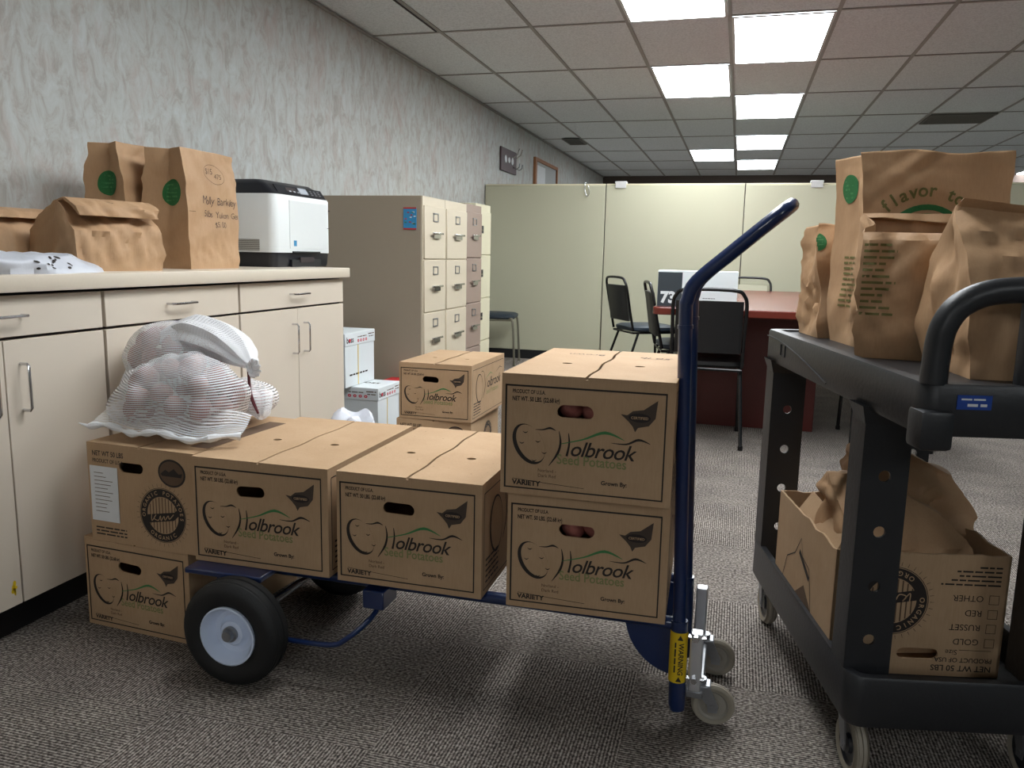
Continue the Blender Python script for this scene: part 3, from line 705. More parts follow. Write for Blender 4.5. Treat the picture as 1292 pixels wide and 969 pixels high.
def carton(label, loc, rz, w=CW, d=CD, h=CHH, kind='logo', side=False, closed=True, seed=0, writing=None, flare=0, gap=.006, group='potato cartons', hole_w=.078, rot_x=0):
    """origin: bottom, front left corner; front face looks to -y"""
    t = thing('cardboard_carton', label, 'cardboard box', loc, rz, group)
    t.rotation_euler.x = rot_x
    rnd = random.Random(seed); mb = MB()
    FR = rotm(PI/2, 0, 0)
    hx, hz = zone(495, 443); hx, hz = hx*w, hz*h
    if kind == 'seal': hx, hz = w*.42, h*.80
    hole = [(x, z+.0012*math.sin(x*160+seed)) for x, z in slot(hx, hz, hole_w, .027)]
    front = flat([[(0, 0), (w, 0), (w, h), (0, h)], hole], TH)
    mb.frommesh(front, 6, T(0, TH/2, 0) @ FR)
    mb.frommesh(flat([[(0, 0), (w, 0), (w, h), (0, h)], slot(w/2, h*.8, hole_w, .027)], TH), 6, T(0, d-TH/2, 0) @ FR)
    mb.box(0, TH, TH, d-TH, 0, h, 6); mb.box(w-TH, w, TH, d-TH, 0, h, 6); mb.box(TH, w-TH, TH, d-TH, .001, TH, 7)
    face = T(0, -.0006, 0) @ FR
    if kind == 'logo': front_print(mb, face, w, h)
    elif kind == 'seal':
        def tx(s_, x, z, sz, mat=0, b_=.0, sx=.8): mb.frommesh(text_mesh(s_, sz, bold=b_), mat, face @ T(x, z, 0) @ Matrix.Diagonal((sx, 1, 1, 1)))
        seal_print(mb, face, w*.70, h*.36, h*.27)
        el = ellipse(w*.80, h*.80, w*.125, h*.14, -.1, 32); el2 = ellipse(w*.80, h*.80, w*.11, h*.12, -.1, 32)
        mb.add([(x, y, 0) for x, y in el], [tuple(range(32))], 0, False, face); mb.add([(x, y, .0004) for x, y in el2], [tuple(range(32))], 3, False, face)
        pl = [(-.09, -.01), (-.05, .03), (-.02, .01), (.02, .045), (.06, .0), (.09, .01), (.08, -.03), (-.08, -.03)]
        mb.add([(w*.80+x*w*1.1, h*.80+y*h*1.1, .0008) for x, y in pl], [tuple(range(8))], 0, False, face)
        tx('NET WT 50 LBS', w*.05, h*.89, .019, b_=.0003); tx('PRODUCT OF U.S.A.', w*.05, h*.82, .0145, b_=.0002)
        for i in range(3): dashes(mb, face, w*.05, h*(.13-.035*i), w*.3, .007, 0, i)
    if side:
        sm_ = T(w+.0006, 0, 0) @ rotm(0, 0, PI/2) @ FR @ Matrix.Diagonal((1, 1, 1, 1)); front_side(mb, sm_, d, h)
    body = mb.build('carton_body', CM, t)
    if closed:
        half = w/2-gap/2
        for s in (0, 1):
            f = MB(); x0 = 0 if s == 0 else w/2+gap/2; n = 14
            # wavy inner edge along the centre seam
            ed = [((w/2-gap/2+.0035*math.sin(i*1.1+seed)*min(1, i/3, (n-i)/3) if s == 0 else w/2+gap/2+.0035*math.sin(i*1.1+seed)*min(1, i/3, (n-i)/3)), d*i/n) for i in range(n+1)]
            poly = ([(0, 0)]+ed+[(0, d)]) if s == 0 else (ed+[(w, d), (w, 0)])
            cx = w*(.27 if s == 0 else .73)
            hole2 = ellipse(cx, d*.42+.02*(rnd.random()-.5), .012, .010, 0, 14)
            f.frommesh(flat([poly, hole2], TH), 0, T(0, 0, h+TH/2+.0003))
            if s == 0 and writing:
                f.frommesh(text_mesh(writing, .035, shear=.1), 1, T(w*.44, d*.80, h+TH+.0008) @ rotm(0, 0, PI))
            if s == 1 and writing: f.frommesh(text_mesh('50 lb', .04, shear=.2), 2, T(w*.9, d*.78, h+TH+.0008) @ rotm(0, 0, PI))
            for i in range(10 if seed % 2 else 3):
                x, y = rnd.uniform(x0+.01, x0+half-.02), rnd.uniform(.03, d-.03)
                f.add([(a, b_, h+TH+.0007) for a, b_ in ellipse(x, y, rnd.uniform(.001, .003), rnd.uniform(.0006, .0015), rnd.uniform(0, 3), 7)], [tuple(range(7))], 3, False)
            f.build('top_flap', ['card', 'pen', 'ink_soft', 'dirt'], t)
        g_ = MB(); g_.box(TH, w-TH, TH, d-TH, h-.030, h-.027); g_.build('inner_flap', 'card_dark', t)
    return t
def front_side(mb, mx, w, h):
    """side panel: frame, outline potato, name"""
    l, r, b, t_ = .03*w, .97*w, .05*h, .93*h; e = .0025
    for a in ((l, r, t_-e, t_), (l, r, b, b+e), (l, l+e, b, t_), (r-e, r, b, t_)):
        mb.add([(a[0], a[2], 0), (a[1], a[2], 0), (a[1], a[3], 0), (a[0], a[3], 0)], [(0, 1, 2, 3)], 0, False, mx)
    n = 36; out = ellipse(.22*w, .55*h, .10*w, .27*h, .12, n); inn = ellipse(.226*w, .55*h, .09*w, .25*h, .12, n)
    mb.add([(x, y, 0) for x, y in out+inn], [(i, (i+1) % n, n+(i+1) % n, n+i) for i in range(n)], 0, False, mx)
    q = smooth_path([Vector((.36*w, .80*h)), Vector((.39*w, .55*h)), Vector((.33*w, .34*h))], 5); add_ribbon(mb, [(p.x, p.y) for p in q], [.002+.004*math.sin(PI*i/(len(q)-1)) for i in range(len(q))], 0, mx)
    add_ribbon(mb, [(.26*w, .84*h), (.31*w, .85*h), (.36*w, .80*h)], [.001, .003, .001], 0, mx)
    mb.frommesh(text_mesh('olbrook', .066, shear=.3, bold=.0005), 0, mx @ T(.45*w, .50*h, 0)); add_ribbon(mb, [(.44*w, .68*h), (.43*w, .5*h)], [.002, .003], 0, mx)
    add_ribbon(mb, [(.40*w, .68*h), (.55*w, .76*h), (.62*w, .72*h)], [.001, .004, .001], 1, mx); add_ribbon(mb, [(.72*w, .72*h), (.85*w, .80*h), (.93*w, .76*h)], [.001, .004, .001], 0, mx)
    mb.frommesh(text_mesh('Seed Potatoes', .035), 2, mx @ T(.42*w, .38*h, 0))
    for i in range(5): dashes(mb, mx, .06*w, (.30-.05*i)*h, .2*w, .009, 0, i)

DZ = .252
t1 = carton('brown logo carton at the left end of the blue hand truck, above its big wheel', (-1.278, 1.650, DZ), 0, w=.374, side=True, seed=2, d=.52)
t2 = carton('brown logo carton in the middle of the blue hand truck, soil crumbs on top', (-.880, 1.648, DZ), 0, w=.360, side=True, seed=5, d=.52)
t3 = carton('lower brown logo carton of the pair stacked against the hand truck post', (-.458, 1.640, DZ), .03, w=.352, d=.5, side=True, seed=8, h=.258)
t4 = carton('upper brown logo carton of the pair against the hand truck post, writing on top', (-.472, 1.625, DZ+.264+.002), .0, w=.366, d=.5, side=True, seed=4, writing='Brown', h=.258)
A = carton('brown logo carton standing on the carpet left of the truck wheel', (-1.672, 1.702, 0), -.07, w=.35, d=.47, h=.246, seed=7)
B = carton('brown carton with round seal and taped white sheet, beneath the mesh bags', (-1.632, 1.69, .253), -.06, w=.345, d=.47, h=.262, kind='seal', seed=10)
ls = MB(); ls.box(.008, .10, -.0022, -.0014, .055, .205, 0)
for i in range(11): ls.box(.022, .022+random.uniform(.03, .062), -.0026, -.0023, .186-.0105*i, .1875-.0105*i, 1)
ls.build('taped_label_sheet', ['white_paper', 'ink_soft'], B)
C1 = carton('brown carton on the carpet behind the hand truck, under a white plastic bag', (-1.45, 2.24, 0), -.03, w=.38, d=.5, seed=11)
bd = MB(); bd.box(.285, .342, .06, .40, .2682, .2686); bd.build('printed_band', 'ink_soft', B)
D1 = carton('lower brown carton of the small stack standing beyond the hand truck', (-1.49, 3.38, 0), .05, w=.36, d=.52, seed=17, kind='seal')
D2 = carton('upper brown logo carton of the small stack beyond the hand truck, split seam', (-1.478, 3.385, .272), .0, w=.352, d=.52, side=True, seed=18, h=.256, gap=.014)
# seal on the side of D1
sd = MB(); seal_print(sd, T(.3606, .0, 0) @ rotm(0, 0, PI/2) @ rotm(PI/2, 0, 0), .30, .14, .08); sd.build('side_seal', CM, D1)

# ------------------------------------------------------------------ potatoes and mesh bags
def potato_mesh(seed, r=.034):
    bm = bmesh.new(); bmesh.ops.create_icosphere(bm, subdivisions=3, radius=r); rnd = random.Random(seed); sx, sy, sz = rnd.uniform(1.05, 1.3), rnd.uniform(.9, 1.05), rnd.uniform(.82, .95)
    for v in bm.verts:
        k_ = 1+.12*noise.noise(v.co*22+Vector((seed, 0, 0))); v.co = Vector((v.co.x*sx, v.co.y*sy, v.co.z*sz))*k_
    mb = MB(); mb.frombm(bm, 0, True); return mb
pots = [potato_mesh(i).build('potato', 'potato') for i in range(4)]
for p in pots: C.objects.unlink(p)
def put_potato(x, y, z, seed, label, group, s=1):
    rnd = random.Random(seed); o = pots[seed % 4].copy(); C.objects.link(o); o.location = (x, y, z); o.rotation_euler = (rnd.uniform(0, 6), rnd.uniform(0, 6), rnd.uniform(0, 6)); o.scale = (s, s, s)
    tag(o, label, 'potato', group); return o
def net_bag(center, radii, rz, tilt, seed, n_pot, label, plabel, pgroup, floor_z, taper=0.0, lean=0.0, sil=2.3):
    """potatoes piled inside a pillow form, net drawn tight over them"""
    cx, cy, cz = center; rnd = random.Random(seed); Rm = rotm(0, tilt, rz).to_3x3()
    a, b, c = radii; sp = []; tries = 0
    def warp(q): u = q.z/c; return Vector((q.x*(1-taper*u)+lean*u, q.y*(1-taper*.6*u), q.z))
    def inside(p):
        q = Rm.inverted() @ p; u = q.z/c
        if abs(u) > 1: return False
        x = (q.x-lean*u)/max(.2, 1-taper*u); y = q.y/max(.2, 1-taper*.6*u); return abs(x/a)**sil+abs(y/b)**sil+abs(u)**sil < 1
    while len(sp) < n_pot and tries < 16000:
        tries += 1
        q = Vector((rnd.gauss(0, 1), rnd.gauss(0, 1), rnd.gauss(0, 1))).normalized()*rnd.uniform(.62, 1)**.5
        p = Vector((q.x*(a-.034), q.y*(b-.034), q.z*(c-.034))); p = Rm @ warp(p) + Vector(center)
        if p.z < floor_z+.037: continue
        if all((p-s).length > .057 for s in sp): sp.append(p)
    for i, p in enumerate(sp): put_potato(p.x, p.y, p.z, seed*50+i, plabel, pgroup, rnd.uniform(.82, .92))
    t = thing('mesh_bag', label, 'mesh bag', (cx, cy, floor_z), 0, 'white mesh bags of potatoes')
    nu, nv = 96, 56; G = [[None]*nu for _ in range(nv+1)]
    for i in range(nv+1):
        ph = PI*i/nv
        for j in range(nu):
            th = 2*PI*j/nu; d_l = Vector((math.sin(ph)*math.cos(th), math.sin(ph)*math.sin(th), math.cos(ph)))
            d = Rm @ d_l; lo, hi = 0.0, .5
            for _b in range(11):
                md_ = (lo+hi)/2
                if inside(d*md_): lo = md_
                else: hi = md_
            e = lo; rr_ = e*.90
            for s in sp:
                m_ = s-Vector(center); q = m_.dot(d)
                if q > 0:
                    h2 = m_.length_squared-q*q; R2 = .0415**2
                    if h2 < R2: rr_ = max(rr_, q+math.sqrt(R2-h2))
            rr_ = min(rr_, e*1.22); p = Vector(center)+d*rr_; p.z = max(p.z, floor_z+.003); G[i][j] = p
    for _ in range(2):
        G2 = [r[:] for r in G]
        for i in range(1, nv):
            for j in range(nu): G2[i][j] = G[i][j]*.4+(G[i-1][j]+G[i+1][j]+G[i][j-1]+G[i][(j+1) % nu])*.15
        G = G2
    org = Vector((cx, cy, floor_z)); rings = [[G[i][j]-org for j in range(nu)]+[G[i][0]-org] for i in range(nv+1)]
    uvs = [((j/nu)*2*PI*a*.8, i/nv*PI*c*1.35) for i in range(nv+1) for j in range(nu+1)]
    mb = MB(); mb.loft(rings, 0, closed=False, uvs=uvs); mb.build('netting', 'net', t)
    return t, org
GP = 'red potatoes in the lower mesh bag'
ml, org = net_bag((-1.450, 1.840, .640), (.205, .13, .118), .04, .0, 3, 52, 'white mesh bag of red potatoes with a wavy hem, in front on the sealed carton', 'small red potato seen through the netting of the front mesh bag', GP, .526, taper=.36, lean=.035)
hm = MB(); pts = []
for i in range(36):
    s = i/35; x = -1.640+.425*s; pts.append(Vector((x, 1.712+.008*math.sin(s*9)+.05*max(0, s-.86)/.14, .556+.007*math.sin(s*15)-.010*s)) - org)
hm.tube(pts, [.008+.003*math.sin(i*1.3) for i in range(36)], 8); hm.tube([pts[0], pts[0]+Vector((-.03, -.004, .008))], [.006, .001], 6)
hm.loft([[p+Vector((0, 0, .002)) for p in pts], [p+Vector((0, .03, .02+.012*math.sin(PI*i/35))) for i, p in enumerate(pts)], [p+Vector((.02*(.5-i/35), .07, .045+.05*math.sin(PI*i/35))) for i, p in enumerate(pts)]], 1, closed=False, uvs=[((i*.015), k_*.04) for k_ in range(3) for i in range(36)])
hm.build('woven_hem', ['net_dense', 'net'], ml)
mu_, org = net_bag((-1.570, 1.985, .712), (.172, .125, .118), -.06, .12, 9, 46, 'white mesh bag of red potatoes with a knotted neck, lying on top at the back', 'small red potato seen through the netting of the upper mesh bag', 'red potatoes in the upper mesh bag', .57, taper=.12)
def cone_net(pts, rads, seed, seg=36, amp=.12, fl=1.0):
    rings = []; P_ = smooth_path([Vector(p) for p in pts], 6); n = len(P_)
    for i, p in enumerate(P_):
        s = i/(n-1)*(len(rads)-1); a = int(min(s, len(rads)-2)); r = rads[a]+(rads[a+1]-rads[a])*(s-a)
        t_ = (P_[min(n-1, i+1)]-P_[max(0, i-1)]).normalized(); x = Vector((0, 0, 1)); x = (x-t_*x.dot(t_)).normalized(); y = t_.cross(x)
        rings.append([p+(x*math.cos(q)*fl+y*math.sin(q))*r*(1+amp*math.sin(q*7+seed)+amp*noise.noise(Vector((math.cos(q)*2, math.sin(q)*2, i*.3+seed)))) for q in [2*PI*j/seg for j in range(seg)]])
    return rings
def with_uv(mb, rings, mat=0):
    n = len(rings[0]); rs = [list(r)+[r[0]] for r in rings]
    return mb.loft(rs, mat, closed=False, uvs=[(j/n*.35+.001, i*.012+.001) for i in range(len(rs)) for j in range(n+1)])
nk = MB(); with_uv(nk, cone_net([Vector(p)-org for p in ((-1.60, 1.985, .765), (-1.50, 1.985, .785), (-1.40, 1.975, .765), (-1.33, 1.955, .735), (-1.288, 1.93, .712))], [.04, .075, .07, .045, .014], 2, amp=.09, fl=.70))
nk.build('gathered_neck', 'net_tight', mu_)
kn = MB(); random.seed(12); kc = Vector((-1.283, 1.925, .710))-org
for i in range(11):
    a = i*.62; r_ = random.uniform(.7, 1.2); kn.tube(smooth_path([kc, kc+Vector((.012+.012*math.cos(a)*r_, -.012, .018*math.sin(a)*r_)), kc+Vector((.022+.022*math.cos(a+.5)*r_, -.02, .024*math.sin(a+.4)*r_))], 4), [.009]*5+[.008, .006, .004, .002], 6)
kn.build('knot', 'net_dense', mu_)
cd = MB(); cd.tube(smooth_path([kc+Vector(p) for p in ((.0, -.015, -.01), (.005, -.02, -.05), (.012, -.02, -.09), (.03, -.02, -.125), (.024, -.018, -.115), (.008, -.018, -.07), (.0, -.012, -.02))], 6), .0032, 6); cd.build('drawstring', 'maroon', mu_)
cn = MB(); with_uv(cn, cone_net([Vector(p)-org for p in ((-1.64, 1.93, .665), (-1.675, 1.91, .625), (-1.695, 1.90, .598))], [.055, .032, .006], 4, amp=.1)); cn.build('corner_tail', 'net', mu_)
mt_, org = net_bag((-1.405, 2.06, .592), (.12, .10, .058), -.2, 0, 21, 12, 'white mesh bag of potatoes, only its right end shows behind the others', 'small red potato in the mesh bag at the back', 'red potatoes in the back mesh bag', .527)
ft = MB(); with_uv(ft, cone_net([Vector(p)-org for p in ((-1.33, 2.02, .60), (-1.30, 1.99, .575), (-1.285, 1.97, .555))], [.045, .03, .008], 4, amp=.1)); ft.build('corner_tail', 'net', mt_)
# potatoes seen in the hand holes
for i, (x, y, z) in enumerate(((-.330, 1.682, .714), (-.275, 1.684, .708))): put_potato(x, y, z, 60+i, 'red potato at the %s in the hand hole of the upper carton by the post' % ('left', 'right')[i], 'potatoes in the upper carton')
for i, (x, y, z) in enumerate(((-.322, 1.698, .447), (-.267, 1.698, .445))): put_potato(x, y, z, 70+i, 'red potato at the %s in the hand hole of the lower carton by the post' % ('left', 'right')[i], 'potatoes in the lower carton')
# white plastic bag tip behind the first carton
o = blob(0, 0, .22, .20, .195, 9, amp=.15).build('plastic_bag', 'plastic_bag'); o.location = (-1.245, 2.44, .2705)
tag(o, 'white plastic bag peeping up behind the carton at the left of the truck', 'plastic bag')

# ------------------------------------------------------------------ white paper boxes
def ream_box(loc, rz, w, d, h, label, lid_h=.07):
    t = thing('lidded_paper_box', label, 'paper box', loc, rz, 'white lidded paper boxes')
    MB().rbox(.004, w-.004, .004, d-.004, 0, h-.006, .002, 1).build('box_body', 'white_card', t)
    m = MB(); m.rbox(0, w, 0, d, h-lid_h, h, .003, 1, 0)
    for mx, L in ((T(0, -.0005, 0) @ FRONT, w), (T(w+.0005, 0, 0) @ rotm(0, 0, PI/2) @ FRONT, d)):
        def tx(s_, x, z, sz, mat, b_=0): m.frommesh(text_mesh(s_, sz, bold=b_), mat, mx @ T(x, h-lid_h+z, 0))
        tx('boss', L*.04, .018, .045, 1, .001)
        m.add([(x, y, .0003) for x, y in ellipse(L*.04+.038, h-lid_h+.03, .010, .010, 0, 10)], [tuple(range(10))], 2, False, mx)
        for i in range(4):
            x = L*.42+.032*i; m.add([(a, b_, 0) for a, b_ in ellipse(x, h-lid_h+.022, .011, .009, 0, 6)], [tuple(range(6))], 2, False, mx)
            m.add([(a, b_, .0003) for a, b_ in ellipse(x, h-lid_h+.022, .004, .003, 0, 6)], [tuple(range(6))], 0, False, mx)
        dashes(m, mx, L*.40, h-lid_h+.040, L*.3, .009, 3, 1); dashes(m, mx, L*.76, h-lid_h+.046, L*.2, .010, 3, 2); dashes(m, mx, L*.78, h-lid_h+.032, L*.17, .009, 3, 3)
    m.frommesh(text_mesh('boss', .07, bold=.001), 1, T(w*.35, d*.5, h+.0006) @ rotm(0, 0, 0))
    m.build('lid', ['white_card', 'ink', 'red_ink', 'ink_soft'], t)
    m = MB(); dashes(m, T(w-.0035, 0, 0) @ rotm(0, 0, PI/2) @ FRONT, d*.15, h*.2, d*.6, .016, 0, 4); dashes(m, T(0, .0035, 0) @ FRONT, w*.6, h*.45, w*.25, .012, 0, 5); m.build('body_print', 'ink', t)
    MB().box(w-.0035, w-.0028, d*.42, d*.44, .002, h-lid_h).build('yellow_strap', 'yellow', t)
    return t
ream_box((-2.11, 3.885, 0), 0, .292, .285, .308, 'white lidded paper box on the carpet, its corner by the small carton stack')
ream_box((-2.42, 3.885, 0), 0, .292, .285, .308, 'white lidded paper box on the carpet, hidden behind the cabinet end')
ream_box((-2.33, 3.80, .311), 0, .365, .36, .29, 'white lidded paper box on top of the other two, with a yellow strap')
t = thing('red_box', 'small red-lidded box on the carpet behind the white paper boxes', 'box', (-1.94, 4.185, 0))
MB().rbox(0, .14, 0, .15, 0, .29, .003, 1).build('box_body', 'white_card', t); MB().rbox(-.003, .143, -.003, .153, .24, .300, .003, 1).build('lid', 'red_card', t)

# ------------------------------------------------------------------ wheels and casters
def wheel_tire(r, w, rr_, tm, seg=40):
    m = MB(); h = w/2
    m.lathe([(rr_, -h*.75), (rr_+(r-rr_)*.25, -h*.95), (rr_+(r-rr_)*.6, -h), (r-.012, -h*.88), (r-.003, -h*.62), (r-.003, -h*.50), (r-.0005, -h*.45), (r, -h*.12), (r-.003, -h*.08), (r-.003, h*.08), (r, h*.12), (r-.0005, h*.45), (r-.003, h*.50), (r-.003, h*.62), (r-.012, h*.88), (rr_+(r-rr_)*.6, h), (rr_+(r-rr_)*.25, h*.95), (rr_, h*.75), (rr_, -h*.75)], seg, caps=False)
    return m
YAX = rotm(PI/2, 0, 0)      # lathe axis z -> -y
def truck_wheel(parent, x, y, z):
    m = wheel_tire(.13, .078, .071, 0); m.v = [tuple(T(x, y, z) @ YAX @ Vector(v)) for v in m.v]; w = m.build('wheel', 'rubber', parent)
    for s in (1, -1):
        mx = T(x, y, z) @ YAX @ (Matrix.Identity(4) if s > 0 else rotm(PI, 0, 0)); m = MB()
        m.lathe([(.072, .030), (.0725, .037), (.0690, .0385), (.065, .032), (.060, .018), (.052, .006), (.040, .003), (.034, .007), (.029, .017), (.024, .019), (.0, .019)], 40, 0, mx, caps=False); m.build('rim', 'rim', w)
        m = MB(); m.lathe([(.019, .019), (.019, .026), (.014, .027), (.014, .036), (.012, .039), (.0, .039)], 20, 0, mx); m.build('hub_nut', 'steel', w)
    return w
def caster(parent, x, y, r, wt, ang, ztop, dx, name='caster', fork='steel', tire='grey_rubber', hub='grey_plastic'):
    """wheel axis along direction ang; fork rises to (x+dx, ztop)"""
    t_ = MB(); mx = T(x, y, r) @ rotm(0, 0, ang) @ YAX
    m = wheel_tire(r, wt, r*.72, 0, 28); m.v = [tuple(mx @ Vector(v)) for v in m.v]
    base = MB(); fm = T(x, y, 0) @ rotm(0, 0, ang)
    for s in (-1, 1):
        yy = s*(wt/2+.004); pl = [(-.010, r-.012), (.010, r-.012), (.012, r+.004), (dx+.022, ztop-.004), (dx-.022, ztop-.004), (-.012, r+.004)]
        v = [(px_, yy-.0015, pz) for px_, pz in pl]+[(px_, yy+.0015, pz) for px_, pz in pl]; n = 6
        base.add(v, [tuple(range(6)), tuple(reversed(range(6, 12)))]+[(i, (i+1) % n, n+(i+1) % n, n+i) for i in range(n)], 0, False, fm)
        base.cyl((0, yy-.003, r), (0, yy+.004*s+.003, r), .007, 10, 0, fm)
    base.rbox(dx-.024, dx+.024, -wt/2-.006, wt/2+.006, ztop-.012, ztop-.002, .003, 1, 0, fm); base.cyl((dx, 0, ztop-.004), (dx, 0, ztop+.008), .014, 12, 0, fm)
    c = base.build(name, fork, parent)
    m.build('caster_tyre', tire, c)
    h_ = MB(); h_.lathe([(r*.725, -wt*.34), (r*.70, -wt*.36), (r*.6, -wt*.2), (r*.35, -wt*.2), (r*.3, -wt*.42), (0, -wt*.42)], 24, 0, mx, caps=False); h_.lathe([(0, wt*.42), (r*.3, wt*.42), (r*.35, wt*.2), (r*.6, wt*.2), (r*.70, wt*.36), (r*.725, wt*.34)], 24, 0, mx, caps=False)
    h_.build('caster_hub', hub, c)
    return c
# ------------------------------------------------------------------ blue hand truck (laid flat as a platform)
HT = thing('hand_truck', 'blue steel convertible hand truck laid flat as a platform, carrying four cartons', 'hand truck', (0, 0, 0))
for y in (1.705, 1.955): MB().tube([(-1.27, y, .234), (-.085, y, .234)], .0145, 12).build('frame_rail', 'blue', HT)
for x in (-1.2, -.98, -.72, -.46, -.2): MB().rbox(x-.02, x+.02, 1.705, 1.955, .226, .242, .003, 1).build('cross_slat', 'blue', HT)
MB().rbox(-1.275, -1.06, 1.60, 2.06, .236, .2505, .003, 1).build('toe_plate', 'blue', HT)
for y in (1.622, 2.02): MB().rbox(-1.20, -1.09, y, y+.014, .115, .236, .003, 1).build('axle_bracket', 'blue', HT)
MB().cyl((-1.105, 1.545, .13), (-1.105, 2.11, .13), .008, 14).build('axle', 'steel', HT)
m = MB(); m.tube([(-1.105, 1.63, .135), (-1.05, 1.75, .18), (-.92, 2.02, .222)], .007, 10); m.build('brace_rod', 'chrome', HT)
truck_wheel(HT, -1.105, 1.560, .13); truck_wheel(HT, -1.105, 2.095, .13)
pts = [(-.074, 1.70, .05), (-.078, 1.70, .235), (-.09, 1.70, .60), (-.100, 1.70, .90), (-.098, 1.70, .945), (-.083, 1.70, .982), (-.02, 1.70, 1.040), (.055, 1.70, 1.106), (.082, 1.712, 1.129), (.095, 1.75, 1.140)]
front = smooth_path(pts, 4); back = [Vector((p.x, 3.655-p.y, p.z)) for p in reversed(front)]
MB().tube(front+back, .0145, 14).build('handle_frame', 'blue', HT)
for y in (1.70, 1.955): MB().tube([(-.0995, y, .885), (-.0998, y, .893)], .0165, 14).build('handle_collar', 'blue', HT)
for y in (1.70, 1.955):
    m = MB(); m.tube([(-.074, y, .045), (-.078, y, .245)], .0185, 16); m.tube([(-.073, y, .035), (-.074, y, .05)], .017, 16); m.build('lower_sleeve', 'blue', HT)
m = MB(); n = 22
for a0, a1, r0, r1, mat in ((math.radians(-78), math.radians(78), .0190, .0194, 0),):
    rings = []
    for z in (.105, .222):
        rings.append([(-.0765+.0196*math.cos(a), 1.70+.0196*math.sin(a), z) for a in [math.radians(-170+160*i/n) for i in range(n+1)]])
    m.loft(rings, 0, closed=False)
m.frommesh(text_mesh('WARNING', .0155, bold=.0003), 1, T(-.0750, 1.6797, .200) @ rotm(0, PI/2, 0) @ FRONT)
dashes(m, T(-.084, 1.6800, .200) @ rotm(0, PI/2, 0) @ FRONT, 0, 0, .07, .006, 1, 3)
for z in (.115, .212): m.add([(-.079, 1.6799, z-.006), (-.066, 1.6799, z-.006), (-.0725, 1.6799, z+.006)], [(0, 1, 2)], 1)
m.build('warning_label', ['yellow', 'ink'], HT)
for y in (1.722, 1.925):
    pl = [(-.075, .236)]+[(-.075+.125*math.cos(a)*-1, .236-.135*math.sin(a)) for a in [PI/2*i/14 for i in range(15)]]
    m = MB(); n = len(pl); m.add([(x, y, z) for x, z in pl]+[(x, y+.006, z) for x, z in pl], [tuple(range(n)), tuple(reversed(range(n, 2*n)))]+[(i, (i+1) % n, n+(i+1) % n, n+i) for i in range(n)])
    m.build('quadrant_plate', 'blue', HT)
m = MB(); m.cyl((-.19, 1.716, .222), (-.19, 1.722, .222), .005, 10); m.build('rivet', 'chrome', HT)
for y in (1.685, 1.94): MB().rbox(-.052, -.024, y, y+.032, .088, .222, .003, 1).build('caster_bracket', 'alu', HT)
m = MB(); m.rbox(-.056, -.018, 1.69, 1.97, .070, .0875, .003, 1); m.build('bracket_foot', 'steel', HT)
for z in (.118, .215):
    m = MB(); m.cyl((-.040, 1.685, z), (-.040, 1.674, z), .0075, 6); m.cyl((-.056, 1.69, z), (-.018, 1.69, z), .005, 8); m.build('bolt', 'chrome', HT)
for y in (1.722, 1.945): caster(HT, .004, y, .0475, .026, 0.0, .098, -.03)
m = MB(); m.rbox(-.82, -.765, 1.655, 1.735, .185, .232, .003, 1); m.build('stand_socket', 'blue', HT)
m = MB(); m.tube(smooth_path([(-.79, 1.70, .19), (-.80, 1.66, .16), (-.835, 1.60, .130), (-.88, 1.59, .113), (-1.04, 1.60, .105)], 5), .0065, 8); m.tube([(-1.04, 1.60, .105), (-1.10, 1.61, .10)], .0065, 8); m.build('kickstand', 'blue', HT)

# ------------------------------------------------------------------ black utility cart
TH_C = math.atan2(.977, .213)       # local +y = across, local +x = long axis towards the camera
U = thing('utility_cart', 'black two-shelf plastic utility cart with moulded handle, at the right', 'utility cart', (.085, 2.33, 0), math.atan2(-.977, .213))
# local x: long axis (0..0.97), local y: across (0..0.44) pointing right in the picture
UL, UW = .78, .44
def shelf(name, x0, x1, z0, z1, depth, lip=.022, r=.035):
    m = MB(); ring = lambda i, z, rad=r: [(x, y, z) for x, y in rr(x0+i, x1-i, i, UW-i, max(.004, rad-i*.5), 5)]
    m.loft([ring(.006, z0), ring(.0, z0+.012), ring(.0, z1-.006), ring(.003, z1), ring(lip-.003, z1), ring(lip, z1-.005), ring(lip+.004, z1-depth)], 0, cap0=True, cap1=True)
    o = m.build(name, 'cart', U); return o
shelf('lower_shelf', 0, UL+.01, .135, .24, .07)
